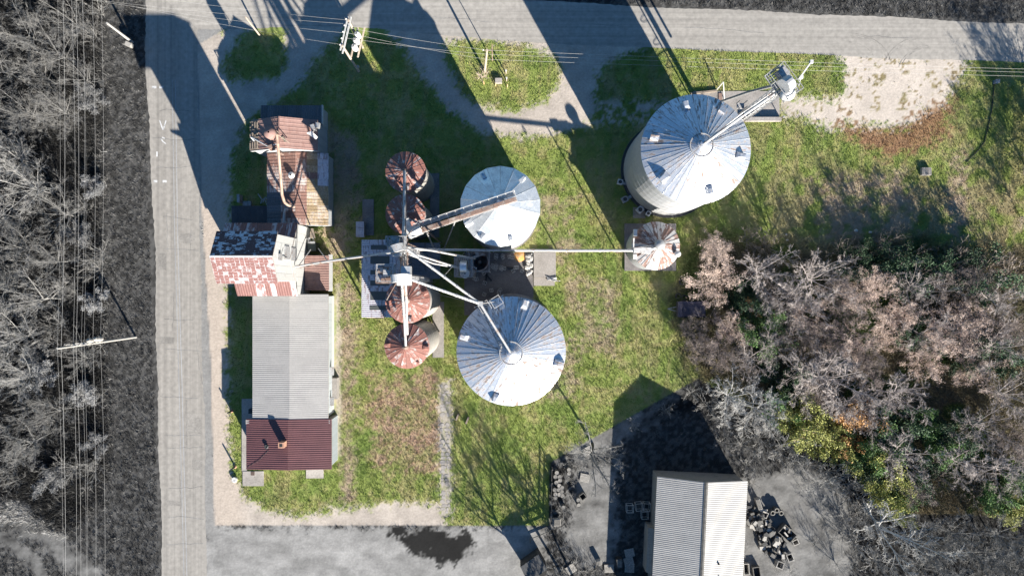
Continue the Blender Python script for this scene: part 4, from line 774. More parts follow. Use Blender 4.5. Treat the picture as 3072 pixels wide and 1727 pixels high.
# --- long warehouse with off-white roof, maroon office end
wh = thing('warehouse', 'long low warehouse with off white ribbed metal roof', 'building', (-26.75, -8.5, 0))
rf, A, E1, E2 = gable(wh, -31.05, -22.4, -15.6, -1.0, 3.55, 3.95, 'y', WHITESID, 0.25)
roof_slope(rf, A[0], A[1], E1[0], 16, WHITERF, 4, 0.016); roof_slope(rf, A[0], A[1], E2[0], 16, WHITERF, 4, 0.016)
MB().span(-32.1, -21.95, -16.42, -15.86, 3.62, 3.70).build('roof_strip', WHITERF, wh)
siding(wh, -22.38, -15.6, -1.0, 15, lambda y: 3.5, z0=1.2, mat=M('pale_blue_siding', (0.36, 0.39, 0.40), 0.6, 0.1, var=0.08))
mb = MB(); mb.span(-22.38, -21.75, -13.8, -11.2, 0, 1.15); mb.build('loading_dock', CONC, wh)
for y in (-10.2, -13.9): MB().span(-22.34, -21.9, y - 0.5, y + 0.5, 2.0, 2.3).build('door_hood', GREYST, wh)
of = thing('office', 'maroon roofed office end with brick chimney and pale siding', 'building', (-26.9, -19.1, 0))
rf, A, E1, E2 = gable(of, -31.8, -22.0, -21.6, -16.0, 3.55, 4.0, 'y', WHITESID, 0.25)
roof_slope(rf, A[0], A[1], E1[0], 6, MAROON, 4, 0.032); roof_slope(rf, A[0], A[1], E2[0], 6, MAROON, 4, 0.032)
siding(of, -21.98, -21.6, -16.0, 28, lambda y: 3.5, z0=0.0, mat=M('ribbed_pale_siding', (0.36, 0.40, 0.42), 0.6, 0.1, var=0.08), gap=0.07)
p = G(847, 1333, 4.8); ch = MB().span(p.x - 0.35, p.x + 0.3, p.y - 0.33, p.y + 0.33, 3.9, 5.25).build('chimney', BRICK, rf)
MB().span(p.x - 0.2, p.x + 0.15, p.y - 0.18, p.y + 0.18, 5.24, 5.27).build('flue', DARKM, of)
p = G(800, 1338, 4.0); MB().lathe([(0.2, -0.25), (0.2, 0.12), (0.27, 0.14), (0.2, 0.2), (0.08, 0.18)], 12, p).build('roof_flue', DARKM, of)
a, b = G(742, 1400, 3.72), G(806, 1350, 3.98); MB().pipe([a, a.lerp(b, 0.5) + Vector((0.1, -0.25, 0.04)), b], 0.02, 5).build('roof_cable', DARKM, of)
tag(MB().span(*(lambda a, b: (a.x, b.x, b.y, a.y))(G(752, 1224), G(770, 1237)), 0.16, 0.75).build('porch_crate', DARKM), 'black box on the shaded porch slab by the warehouse', 'box')
tag(MB().span(*(lambda a, b: (a.x, b.x, b.y, a.y))(G(754, 1413.5), G(765, 1424)), 0.145, 0.17).build('door_mat', M('brown_mat', (0.09, 0.06, 0.05), 0.9, 0)), 'brown door mat on the pale porch slab', 'mat')
# --- old northern building
nb = thing('feed_mill', 'rusty gabled mill head house with broken timber edge above the old mill', 'building', (-27.2, 18.1, 0))
rf, A, E1, E2 = gable(nb, -31.0, -23.3, 16.45, 19.85, 4.6, 6.3, 'y', GREYSID, 0.14)
MPL = lambda i, j, r: None
roof_slope(rf, A[0], A[1], (A[0].x + (E1[0].x - A[0].x) * 0.72, E1[0].y, A[0].z + (E1[0].z - A[0].z) * 0.72), 4, RUSTPLAIN, 2, 0.02); roof_slope(rf, A[0], A[1], E2[0], 4, RUSTPLAIN, 2, 0.02)
MB().bar(A[0] + Vector((0, 0, 0.05)), A[1] + Vector((0, 0, 0.05)), 0.14, 0.04).build('ridge_cap', RUSTPLAIN, rf)
# exposed rafters where the west sheets are gone
for q in np.linspace(16.5, 19.7, 8):
    f = 0.72; zz = A[0].z + (E1[0].z - A[0].z) * f; MB().bar((A[0].x + (E1[0].x - A[0].x) * f, q, zz + 0.06), (E1[0].x - 0.05, q, E1[0].z + 0.06), 0.10, 0.10).build('rafter', WOOD, nb)
for q in np.linspace(0.75, 1.0, 4):
    x, z = A[0].x + (E1[0].x - A[0].x) * q, A[0].z + (E1[0].z - A[0].z) * q
    for y0, y1 in ((16.4, 17.5), (18.0, 18.6), (18.9, 19.8)): MB().bar((x, y0, z + 0.13), (x, y1 - random.uniform(0, 0.4), z + 0.13), 0.16, 0.03).build('plank', WOOD, nb)
siding(nb, -23.28, 16.45, 19.85, 6, lambda y: 4.55, z0=0, mat=M('blue_grey_siding', (0.27, 0.30, 0.33), 0.6, 0, (0.17, 0.18, 0.19), 0.3, 1), off=0.02)
MB().bar((-31.1, 16.28, 4.55), (-27.15, 16.28, 6.3), 0.06, 0.3).build('bargeboard', WHITESID, nb); MB().bar((-23.2, 16.28, 4.55), (-27.15, 16.28, 6.3), 0.06, 0.3).build('bargeboard', WHITESID, nb)
p = G(941, 385, 5.2); mb = MB(); mb.box((p.x, p.y, 5.35), (0.5, 0.7, 0.7), 0.3); mb.box((p.x + 0.5, p.y + 0.3, 5.3), (0.5, 0.6, 0.5), -0.2); mb.build('roof_box', GREYST, nb)
p = G(936, 405, 5.6); MB().add([p + Vector(q) for q in ((-0.5, 0.1, 0.5), (0.1, 0.35, 0.55), (0.75, -0.3, 0.2), (0.5, -0.55, 0.15), (-0.5, 0.1, 0.46), (0.1, 0.35, 0.51), (0.75, -0.3, 0.16), (0.5, -0.55, 0.11))], [(0, 1, 2, 3), (7, 6, 5, 4), (0, 4, 5, 1), (1, 5, 6, 2), (2, 6, 7, 3), (3, 7, 4, 0)]).build('tilted_sheet', WHITEST, nb)
# dust collector with its pipe
dc = thing('dust_collector', 'rusty domed dust collector with long bent pipe on the mill roof', 'dust collector', (G(811, 398, 8).x, G(811, 398, 8).y, 5.3))
p = G(811, 400, 8); MB().lathe([(0.12, -3.0), (0.45, -1.3), (0.66, -0.5), (0.68, 0.3), (0.55, 0.5), (0.1, 0.62)], 22, (p.x, p.y, 8)).build('drum', RUSTPLAIN, dc, True)
MB().pipe([(p.x + 0.5, p.y + 0.1, 8.1), G(830, 404, 8.1), G(833, 430, 7.9), G(836, 460, 7.4), G(846, 583, 5.3), G(853, 606, 4.9), G(864, 615, 4.6), G(884, 620, 4.2)], 0.17, 10).build('pipe', M('tan_pipe', (0.40, 0.30, 0.23), 0.6, 0.1, (0.30, 0.19, 0.14), 0.5, 1.5), dc)
mb = MB(); [mb.bar((p.x + x, p.y + y, 5.3), (p.x + x * 0.8, p.y + y * 0.8, 7.7), 0.07) for x in (-0.5, 0.5) for y in (-0.5, 0.5)]; mb.bar(G(832, 404, 8.0), G(868, 429, 6.4), 0.07); mb.bar(G(847, 410, 6.4), G(857, 425, 6.4), 0.3, 0.05); mb.build('stand', WOOD, dc)
mb = MB(); mb.pipe([G(752, 411, 5.4), G(806, 440, 6.2), G(829, 432, 6.6)], 0.07); mb.pipe([G(752, 411, 5.4), G(763, 424, 5.0)], 0.06); mb.pipe([G(760, 413, 5.3), G(805, 440, 5.9)], 0.05); mb.build('pipe_brace', WHITEST, dc)
mb = MB(); mb.box(G(815, 440, 6.3), (0.8, 0.4, 0.4), 0.4); mb.box(G(822, 446, 6.0), (0.9, 0.35, 0.3), 0.2); mb.build('fan_box', STEELD, dc)
# low dark roof on the north side
nl = thing('lean_to_shed', 'low dark roofed lean-to on the gravel side of the mill', 'shed', (-26.8, 21, 0))
MB().span(-30.4, -23.2, 19.86, 22.0, 0, 2.7).build('wall', GREYSID, nl); rp = MB().span(-30.5, -23.1, 19.95, 22.1, 2.75, 2.82).build('roof', WOOD, nl)
roof_slope(rp, (-30.55, 19.98, 3.15), (-23.1, 19.98, 3.15), (-30.55, 22.2, 2.88), 9, DARKROOF, 3, 0.025)
MB().span(-23.1, -22.98, 19.9, 22.2, 2.6, 3.2).build('bargeboard', WHITESID, nl)
# long southern wing
sw = thing('mill_wing', 'long rust and yellow stained sheet roof wing of the old mill', 'building', (-26, 11.5, 0))
rf, A, E1, E2 = gable(sw, -29.55, -22.5, 7.75, 16.2, 3.0, 3.9, 'y', GREYSID, 0.15)
pick = lambda i, j, r: (RUSTYEL if r.random() < 0.6 else None) if j >= 2 else None
roof_slope(rf, A[0], A[1], E1[0], 11, RUSTROOF, 2, 0.02, rows=2, seed=11, mats=lambda i, j, r: DARKROOF if j == 1 and i < 5 else None); roof_slope(rf, A[0], A[1], E2[0], 11, RUSTROOF, 2, 0.02, rows=3, seed=12, mats=lambda i, j, r: (RUSTYEL if r.random() < 0.8 else None) if j == 1 else ((SHEDROOF if i > 5 else RUSTYEL) if j == 2 else None))  # low west sheets get the dark material as painted shade
p = G(875, 526, 4.0); mb = MB(); mb.lathe([(0.28, -0.4), (0.28, 0.1), (0.42, 0.12), (0.36, 0.3), (0.1, 0.42)], 14, p); mb.build('roof_vent', WHITEST, sw)
p = G(845, 461, 4.0); MB().lathe([(0.14, -0.4), (0.14, 0.35), (0.2, 0.36), (0.05, 0.5)], 12, p).build('roof_flue', STEELD, sw)
MB().pipe([G(851, 670, 4.3), G(853, 640, 4.3), G(856, 627, 4.1), G(864, 630, 3.9)], 0.16, 8).build('elbow_pipe', STEEL, sw)
# low dark western shed
ws = thing('shed', 'low flat dark shed between the mill wing and the gravel strip', 'shed', (-31.5, 9.2, 0))
MB().span(-34.2, -29.75, 8.0, 9.9, 0, 2.2).build('wall', WOOD, ws); rp = MB().span(-34.3, -29.7, 7.9, 10.0, 2.22, 2.30).build('roof', WOOD, ws)
roof_slope(rp, (-34.35, 10.05, 2.42), (-29.72, 10.05, 2.42), (-34.35, 7.9, 2.34), 6, M('shaded_shed_roof', (0.05, 0.05, 0.055), 0.8, 0, (0.08, 0.08, 0.085), 0.4, 1), 0)  # dark roof colour carries the shade that falls on this shed
for (sx_, sy_, sz, rz, lab) in ((725, 598, (0.35, 1.0, 1.1), 0.05, 'pale upright post box in the grass by the dark shed'), (745, 612, (1.0, 0.6, 0.5), 0.0, 'grey metal scrap box in the grass by the dark shed')):
    tag(MB().box(G(sx_, sy_, 0) + Vector((0, 0, sz[2] / 2)), sz, rz).build('scrap_box', GREYST), lab, 'box')
t = thing('tank', 'small grey metal trough beside the mill wing wall', 'trough', G(795, 600)); rr = random.Random(4)
for i in range(7): p = G(790 + rr.uniform(-8, 12), 606 + rr.uniform(-10, 8), 0.1 + 0.06 * i); MB().bar(p, p + Vector((rr.uniform(-0.8, 0.8), rr.uniform(-0.8, 0.8), 0.1)), 0.12, 0.05).build('slat', WHITESID, t)
t['label'] = 'small heap of broken white slats beside the mill wing wall'; t['category'] = 'slat pile'; t.name = 'slat_pile'
# --- skylit shed under the legs
cs = thing('dump_shed', 'open sided dump shed with streaky bleached roof and dark skylight panels', 'shed', (-15.5, 1.2, 0))
x0, x1, y0, y1 = -17.9, -13.3, -3.5, 5.75
for x in (x0 + 0.2, x1 - 0.2):
    for y in np.linspace(y0 + 0.2, y1 - 0.2, 4): MB().bar((x, y, 0), (x, y, 4.3), 0.2).build('post', WOOD, cs)
MB().span(x0 + 0.1, x0 + 0.16, y0 + 1.5, y1 - 0.1, 1.2, 4.2).build('wall', GREYSID, cs)
rp = MB().span(x0 + 0.05, x1 - 0.05, y0 + 0.05, y1 - 0.05, 4.35, 4.45).build('roof', WOOD, cs)
roof_slope(rp, (x1, y0, 4.75), (x1, y1, 4.75), (x0, y0, 4.50), 13, SHEDROOF, 3, 0.03, rows=2, seed=21)
for (u0, u1, v0, v1) in ((1112, 1161, 735, 748), (1111, 1169, 768, 791), (1111, 1150, 810, 823), (1111, 1168, 841, 856), (1111, 1163, 874, 899), (1109, 1168, 917, 929)):
    a, b = G(u0, v0, 4.65), G(u1, v1, 4.65); MB().add([(a.x, b.y, 4.635), (b.x, b.y, 4.80), (b.x, a.y, 4.80), (a.x, a.y, 4.635)] + [(a.x, b.y, 4.5), (b.x, b.y, 4.6), (b.x, a.y, 4.6), (a.x, a.y, 4.5)], [(0, 1, 2, 3), (0, 4, 5, 1), (1, 5, 6, 2), (2, 6, 7, 3), (3, 7, 4, 0)]).build('skylight', SKYL, rp)
mb = MB(); mb.bar((x0 + 0.3, y0 - 0.1, 3.4), (x0 + 2.2, y0 - 0.1, 2.4), 0.1); mb.bar((x0 + 0.2, y0 - 0.15, 2.2), (x0 + 2.4, y0 - 0.15, 3.6), 0.1); mb.build('brace', WOOD, cs)
ps = thing('pit_shed', 'low blue grey tin shed between the rusty bins around the leg bases', 'shed', (-11, 3.3, 0))
MB().span(-13.1, -9.0, 1.2, 5.4, 0, 2.7).build('wall', GREYSID, ps); rp = MB().span(-13.15, -8.95, 1.15, 5.45, 2.75, 2.82).build('roof', WOOD, ps)
roof_slope(rp, (-13.2, 1.1, 3.0), (-13.2, 5.5, 3.0), (-8.85, 1.1, 2.88), 5, M('dull_blue_sheet', (0.20, 0.22, 0.25), 0.6, 0.2, (0.11, 0.10, 0.10), 0.4, 1.2, (0.5, 2, 1)), 3, 0.03, rows=2)
# little lean-to roof against the pad west of the bins
t = thing('pump_box', 'small rust streaked metal box beside the narrow slab near the rusty bins', 'box', G(1084, 690)); p = G(1086, 690, 0)
MB().span(p.x - 0.45, p.x + 0.45, p.y - 0.9, p.y + 0.9, 0, 1.1).build('box', GREYST, t); MB().span(p.x - 0.5, p.x + 0.5, p.y - 0.95, p.y + 0.95, 1.102, 1.16).build('lid', SHEDROOF, t)
# --- blocks and rubble on the pad
blk = thing('concrete_block', 'loose grey concrete block lying on the stained concrete pad', 'block', (0, 0, 0), 0, 'concrete blocks scattered over the pad')
mb = MB(); mb.span(-0.2, 0.2, -0.2, -0.13, 0, 0.2); mb.span(-0.2, 0.2, 0.13, 0.2, 0, 0.2); mb.span(-0.2, -0.13, -0.129, 0.129, 0, 0.2); mb.span(0.13, 0.2, -0.129, 0.129, 0, 0.2); mb.span(-0.03, 0.03, -0.129, 0.129, 0, 0.2)
mb.build('block', BLOCK, blk, world=False); rr = random.Random(8)
for i, (x, y) in enumerate(((812, 515), (812, 545), (908, 515), (912, 545), (1005, 533), (1050, 545), (762, 660), (766, 685), (815, 655), (815, 682), (803, 710), (885, 685), (890, 708), (930, 700), (1095, 690), (1115, 685), (1060, 738), (1185, 738), (637, 772), (648, 908), (745, 1015), (875, 1010), (855, 1045), (640, 1075), (505, 850), (530, 855))):
    o = blk if i == 0 else copy_tree(blk); p = G(1320 + x / 4.826, 660 + y / 4.826); o.location = (p.x, p.y, 0.052); o.rotation_euler.z = rr.uniform(-0.6, 0.6); k = rr.uniform(0.95, 1.25); o.scale = (k, k, k)
tag(MB().lathe([(0.75, 0.05), (0.6, 0.12), (0.25, 0.24), (0.02, 0.27)], 14, G(1559, 768)).build('grain_pile', ORANGE, smooth=True), 'orange spill of old grain on the pad under the level pipe', 'grain pile')
rub = thing('rubble_chunk', 'broken concrete chunk in the heap beside the raised slab', 'rubble', (0, 0, 0), 0, 'rubble beside the raised slab')
mb = MB(); mb.lathe([(0.22, 0), (0.27, 0.1), (0.18, 0.22), (0.03, 0.25)], 6); mb.build('chunk', BLOCK, rub, world=False)
for i in range(30):
    o = rub if i == 0 else copy_tree(rub); p = G(1580 + rr.uniform(0, 17), 762 + rr.uniform(0, 66)); o.location = (p.x, p.y, 0.05 + rr.uniform(0, 0.12)); k = rr.uniform(0.5, 1.5); o.scale = (k, k * rr.uniform(0.5, 1), k * 0.8); o.rotation_euler.z = rr.uniform(0, 6)
for (a, b, lab) in (((1454, 818), (1475, 842), 'black angle iron lying diagonally on the stained pad'), ((1516, 802), (1548, 804), 'long black bar lying among the concrete blocks'), ((1460, 820), (1456, 855), 'black rusted pipe lying across the stained pad')):
    t = tag(MB().bar(G(*a, 0.16), G(*b, 0.16), 0.22, 0.2).build('scrap_bar', DARKM), lab, 'scrap metal')
tag(MB().pipe([G(1638, 828, 0.5), G(1660, 843, 0.7), G(1680, 842, 0.3)], 0.05).add(*(lambda p: ([p + Vector(q) for q in ((-.6, -.2, 0.1), (.6, -.2, 0.1), (.6, .2, 0.1), (-.6, .2, 0.1), (-.6, -.2, .5), (.6, -.2, .4), (.6, .2, .5), (-.6, .2, .4))], [(4, 5, 6, 7), (0, 1, 5, 4), (1, 2, 6, 5), (2, 3, 7, 6), (3, 0, 4, 7)]))(G(1655, 836, 0.1))).build('twisted_rail', GREYST), 'twisted white rail and scrap at the raised slab corner', 'scrap metal')
# drain grate, planters and small things
t = thing('drain_box', 'slatted concrete drain box alone in the eastern meadow', 'drain box', G(2773, 515)); a, b = G(2760, 504), G(2788, 527)
MB().span(a.x, b.x, b.y, a.y, 0, 0.42).build('box', CONC, t)
for i in range(7): x = a.x + (b.x - a.x) * (i + 0.5) / 7; MB().span(x - 0.05, x + 0.05, b.y + 0.02, a.y - 0.02, 0.421, 0.48).build('slat', CONC, t)
for (x, y, k, lab) in ((696, 1232, 0, 'short dark post with orange cap on the gravel edge by the porch'), (706, 1399, 1, 'leaning dark post with a rusty foot by the office sidewalk')):
    t = thing('marker_post', lab, 'post', G(x, y)); MB().tube(G(x, y), G(x, y) + Vector((0, 0, 1.3)), 0.12, 0.10).build('post', DARKM, t); MB().lathe([(0.2, 0), (0.22, 0.1), (0.1, 0.2)], 10, G(x, y)).build('base', BRICK, t)
tag(MB().lathe([(0.3, 0), (0.36, 0.35), (0.3, 0.42), (0.05, 0.4)], 16, G(706, 1436)).build('bucket', WHITEST), 'white round bucket on the gravel by the office porch', 'bucket')
for (x, y) in ((1452, 253), (1487, 259), (1522, 262)):
    t = thing('marker_stake', 'orange topped wooden stake beside the weedy utility pole', 'stake', G(x, y), 0, 'stakes around the weedy pole'); MB().tube((0, 0, 0), (0, 0, 1.15), 0.06, 0.06, 6).build('stake', M('stake_orange', (0.6, 0.40, 0.20), 0.8, 0), t, world=False)
for (x, y) in ((1518, 221), (1520, 243)):
    t = thing('marker_post', 'white capped post by the weedy utility pole', 'post', G(x, y), 0, 'white posts by the weedy pole'); MB().tube((0, 0, 0), (0, 0, 1.1), 0.07, 0.07, 8).build('post', POLE, t, world=False); MB().tube((0, 0, 1.1), (0, 0, 1.35), 0.1, 0.1, 8).build('cap', WHITEST, t, world=False)
tag(MB().box(G(1496, 245) + Vector((0, 0, 0.25)), (0.85, 0.6, 0.5)).build('meter_box', CONC), 'grey meter box in the weeds behind the stakes', 'box')
for k, (x, y) in enumerate(((1372, 1252), (1402, 1262))):
    tag(MB().bar(G(x - 4, y + 8, 0.14), G(x + 4, y - 12, 0.14), 0.2, 0.28).build('old_timber', WOOD), ('short dark timber on the grass beside the broken footpath', 'second dark timber on the grass, farther from the broken footpath')[k], 'timber')

# ------------------------------------------------------------------ poles and wires
def pole(name, label, base, top, h, mat, r=0.16, cat='utility pole'):
    b = G(*base); t = thing(name, label, cat, b); p = G(*top, h); MB().tube(b, p, r, r * 0.7, 10).build('pole', mat, t); return t, p
pw, pwt = pole('utility_pole', 'tall pale utility pole leaning over the roadside brush, carrying the wires', (407.6, 1010.7), (172, 1045), 15.0, gPOLE, 0.14)
pwb = G(407.6, 1010.7)
def onpole(h): return pwb.lerp(pwt, h / 15.0)
for h_, L_ in ((12.0, 1.2), (10.4, 1.0)):
    p = onpole(h_); MB().bar(p + Vector((-L_, 0.12, 0)), p + Vector((L_, 0.12, 0)), 0.12).build('crossarm', gPOLE, pw)
for h_, dy in ((9.6, 0.35), (8.4, 0.42), (7.8, 0.38)):
    p = onpole(h_); mb = MB(); mb.lathe([(0.05, -0.4), (0.24, -0.35), (0.26, 0.3), (0.12, 0.42), (0.1, 0.6), (0.03, 0.6)], 12, p + Vector((0.1, dy, 0))); mb.box(p + Vector((0.1, dy / 2, 0)), (0.1, abs(dy), 0.2)); mb.build('transformer', gLIGHT, pw)
mb = MB(); [mb.lathe([(0.03, 0), (0.09, 0.08), (0.05, 0.2)], 8, onpole(h_) + Vector((dx, 0.12, 0.06))) for h_ in (12.0, 10.4) for dx in (-0.95, -0.4, 0.5, 0.95)]; mb.build('insulator', gLIGHT, pw)
def wire(pts, r, label, group, mat=WIRE, sag=0.5):
    P = []
    for a, b in zip(pts, pts[1:]):
        for i in range(10): f = i / 10; q = Vector(a).lerp(Vector(b), f); q.z -= sag * 4 * f * (1 - f); P.append(q)
    P.append(Vector(pts[-1])); o = MB().pipe(P, r, 5).build('overhead_wire', mat); tag(o, label, 'wire', group); return o
for i, (h_, xx) in enumerate(((15.0, 0), (14.4, 0), (12.15, -0.4), (12.1, 0.3), (11.1, 0.1), (10.5, 0.0), (9.0, 0.1), (7.6, 0.15))):
    p = onpole(h_); p.x += xx * 0.4; q0 = Vector((p.x - 0.2 + 0.25 * math.sin(i * 2.1), p.y + 46, h_ + 0.2)); q1 = Vector((p.x + 0.25 * math.cos(i * 1.7), p.y - 46, h_ - 0.1))
    wire([q0, p, q1], (0.006, 0.011, 0.008, 0.010, 0.006, 0.006, 0.009, 0.008)[i], ('topmost' if i == 0 else 'thin') + ' grey overhead wire running along the brushy west roadside', 'overhead wires along the west road', sag=0.7)
for o in [o for o in C.objects if o.name.startswith('overhead_wire')]: o['label'] = 'thin grey overhead wire running along the brushy west roadside'
sp, spt = pole('service_pole', 'short pale leaning pole with a white box at its foot by the road junction', (398, 128), (321, 70), 6.0, gPOLE, 0.17)
p = G(386, 134, 1.0); MB().box((p.x, p.y, 0.9), (0.75, 0.5, 0.6), -0.4).build('box', gLIGHT, sp); MB().bar((p.x, p.y, 0), (p.x, p.y, 0.7), 0.15).build('bracket', gLIGHT, sp)
pd, pdt = pole('utility_pole', 'slim pole on the grassy island by the road junction', (779.5, 107), (737, 52), 6.2, POLE, 0.12)
pc, pct = pole('utility_pole', 'grey utility pole rising from a weedy patch with stakes on the oval island', (1454, 215.7), (1461, 150), 8.2, POLE, 0.17)
MB().bar(pct + Vector((-0.5, 0.0, -0.15)), pct + Vector((0.6, 0, -0.15)), 0.1).build('crossarm', WOOD, pc); MB().lathe([(0.05, 0), (0.1, 0.1), (0.04, 0.25)], 8, pct + Vector((-0.45, 0, -0.1))).build('insulator', WHITEST, pc)
py, pyt = pole('vent_pipe', 'thin rusty upright pipe behind the weedy utility pole', (1477, 183), (1476, 132), 6.2, STEELD, 0.06, 'pipe')
hf = thing('transformer_rack', 'wooden two pole rack carrying three white transformers by the north road', 'transformer rack', (G(1082, 179).x, G(1082, 179).y, 0))
p1b, p1t, p2b, p2t = G(1087.8, 143), G(1054, 64, 8.6), G(1076.5, 215), G(1036, 148, 8.6)
p1t = Vector((p1b.x + 0.25, p1b.y + 0.1, 8.6)); p2t = Vector((p2b.x + 0.05, p2b.y + 0.2, 8.6))
MB().tube(p1b, p1t, 0.17, 0.13, 10).build('pole', POLE, hf); MB().tube(p2b, p2t, 0.17, 0.13, 10).build('pole', POLE, hf)
for dz, dx in ((-0.25, -0.18), (-0.25, 0.18), (-1.3, -0.2)):
    e = (p2t - p1t).normalized() * 0.45; MB().bar(p1t + Vector((dx, 0, dz)) - e, p2t + Vector((dx, 0, dz)) + e, 0.13, 0.18).build('crossbeam', WHITESID, hf)
for dx in (0.35, 1.15): e = (p2t - p1t).normalized() * 0.3; MB().bar(p1t + Vector((dx, 0, -3.0)) - e, p2t + Vector((dx, 0, -3.0)) + e, 0.15, 0.2).build('platform_beam', POLE, hf)
for f in (0.28, 0.52, 0.78):
    q = p1t.lerp(p2t, f) + Vector((0.72, 0, -2.9)); t_ = MB().lathe([(0.34, 0), (0.36, 0.8), (0.28, 0.92), (0.05, 0.98)], 18, q).build('transformer', WHITEST, hf, True)
    mb = MB(); [mb.lathe([(0.04, 0.9), (0.09, 0.95), (0.05, 1.25)], 8, q + Vector((0.14 * math.cos(a), 0.14 * math.sin(a), 0))) for a in (0.5, 2.6, 4.7)]; mb.build('bushing', WHITESID, hf)
mb = MB(); [mb.lathe([(0.04, 0), (0.11, 0.08), (0.04, 0.24)], 8, p1t.lerp(p2t, f) + Vector((-0.3, 0, -0.15))) for f in (-0.05, 0.2, 0.45, 0.7, 0.95)]; mb.build('insulator', WHITEST, hf)
mb = MB(); mb.box(p2b + Vector((0.2, 0.1, 1.5)), (0.3, 0.25, 0.5)); mb.build('meter', GREYST, hf)
gw = 'overhead wires along the north road'
for f, q in ((0.0, (300, -30, 9)), (0.15, (200, -10, 9)), (0.5, (280, 2, 9)), (0.95, (400, 20, 9))):
    p = p1t.lerp(p2t, f) + Vector((-0.3, 0, 0)); wire([G(*q), p], 0.010, 'thin wire running from the transformer rack across the road junction', gw + ' west', sag=0.6)
for f, e in ((0.3, 0.0), (0.7, 0.35), (0.5, 0.8)):
    p = p1t.lerp(p2t, f) + Vector((0.2, 0, 0)); c_ = pct + Vector((0, -e, -0.1 - e)); wire([p, c_, G(3300, 214 + 26 * e, 8.0)], 0.011, 'thin wire running along the north road verge past the tall leg', gw + ' east', sag=0.4)
# ------------------------------------------------------------------ wagon by the trees, thin dark strand in the meadow
wg = thing('grain_wagon', 'dark flat topped farm wagon with drawbar parked under the pinkish trees', 'wagon', G(2080, 928)); a, b = G(2044, 904, 1.4), G(2118, 950, 1.4)
MB().span(a.x, b.x, b.y, a.y, 1.0, 1.12).build('deck', WAGON, wg)
for i in range(6): y0 = b.y + (a.y - b.y) * i / 6 + 0.01; MB().span(a.x, b.x, y0, y0 + (a.y - b.y) / 6 - 0.02, 1.123, 1.16).build('plank', WAGON, wg)
MB().span(a.x - 0.5, a.x - 0.02, b.y, a.y, 0.95, 1.75).build('headboard', WAGON, wg)
for x in (a.x + 0.5, b.x - 0.6):
    for y in (a.y + 0.02, b.y - 0.02): MB().tube((x, y - 0.12, 0.42), (x, y + 0.12, 0.42), 0.42, 0.42, 16).build('wheel', DARKM, wg)
mb = MB(); mb.bar((a.x - 0.3, (a.y + b.y) / 2 + 0.3, 0.7), (a.x - 1.5, (a.y + b.y) / 2, 0.5), 0.1); mb.bar((a.x - 0.3, (a.y + b.y) / 2 - 0.3, 0.7), (a.x - 1.5, (a.y + b.y) / 2, 0.5), 0.1); mb.build('drawbar', GREYST, wg)
for (x, y) in ((2052, 893), (2034, 888), (2045, 845)):
    tag(MB().lathe([(0.2, 0.02), (0.38, 0.0), (0.42, 0.12), (0.38, 0.24), (0.2, 0.22), (0.2, 0.02)], 16, G(x, y)).build('old_tyre', DARKM, smooth=True), 'old black tyre lying in the brush beside the farm wagon', 'tyre', 'tyres beside the wagon')
tag(MB().pipe([G(2983, 250, 0.08), G(2975, 330, 0.06), G(2962, 390, 0.06), G(2954, 425, 0.06), G(2935, 450, 0.06), G(2899, 487, 0.05)], 0.07, 6).build('dark_strand', M('dark_matte', (0.025, 0.03, 0.02), 0.8, 0)), 'long dark hose lying bent across the eastern meadow', 'strand')  # thin dark bent tube laid on the grass, its kind left open
t = thing('utility_box', 'small bluish utility box at the end of the dark hose', 'box', G(2983, 248)); MB().box(G(2983, 248) + Vector((0, 0, 0.3)), (0.45, 0.4, 0.6)).build('box', M('blue_box', (0.16, 0.19, 0.26), 0.5, 0), t); MB().box(G(2983, 248) + Vector((0, 0, 0.63)), (0.52, 0.47, 0.06)).build('lid', GREYST, t)
for (x, y, k) in ((2567, 692, 0.6), (2610, 697, 0.5), (2358, 703, 0.35), (2361, 720, 0.4)):
    o = tag(MB().lathe([(0.4, 0), (0.5, 0.15), (0.3, 0.35), (0.04, 0.4)], 7).build('pale_stone', BLOCK), 'pale stone lying in the rough meadow grass', 'stone', 'stones in the rough meadow'); o.location = G(x, y); o.scale = (k, k * 0.7, k)
# ------------------------------------------------------------------ grey barn and the junk yard
bn = thing('barn', 'pale ribbed metal roofed barn with dark gable end beside junk piles', 'barn', (G(2082, 1415).x, G(2082, 1415).y, 0), math.radians(-2.8))
l = 20.0
wy = bn.location.y; wx = bn.location.x
def rot(p): v = Matrix.Rotation(bn.rotation_euler.z, 3, 'Z') @ (Vector(p) - Vector((0, 0, 0))); return v + Vector((wx, wy, 0))
mb = MB(); prof = [(-5.2, 0), (5.2, 0), (5.2, 3.7), (0, 5.3), (-5.2, 3.7)]
mb.add([rot((a, q, b)) for q in (-l, 0) for a, b in prof], [(4, 3, 2, 1, 0), (5, 6, 7, 8, 9)] + [(i, (i + 1) % 5, 5 + (i + 1) % 5, 5 + i) for i in range(5)]); mb.build('wall', gWALL, bn)
vs = [rot(q) for q in ((-5.4, -l - .2, 3.68), (0, -l - .2, 5.34), (5.4, -l - .2, 3.68), (-5.4, .2, 3.68), (0, .2, 5.34), (5.4, .2, 3.68))]; vs += [v + Vector((0, 0, 0.06)) for v in vs]
rf = MB().add(vs, [(6, 7, 10, 9), (7, 8, 11, 10), (0, 3, 4, 1), (1, 4, 5, 2), (0, 1, 7, 6), (1, 2, 8, 7), (3, 9, 10, 4), (4, 10, 11, 5), (0, 6, 9, 3), (2, 5, 11, 8)]).build('roof', gWALL, bn)
for sgn in (-1, 1): roof_slope(rf, rot((0, 0.22, 5.42)), rot((0, -l - .2, 5.42)), rot((5.45 * sgn, 0.22, 3.75)), 22, gGALV, 4, 0.015)
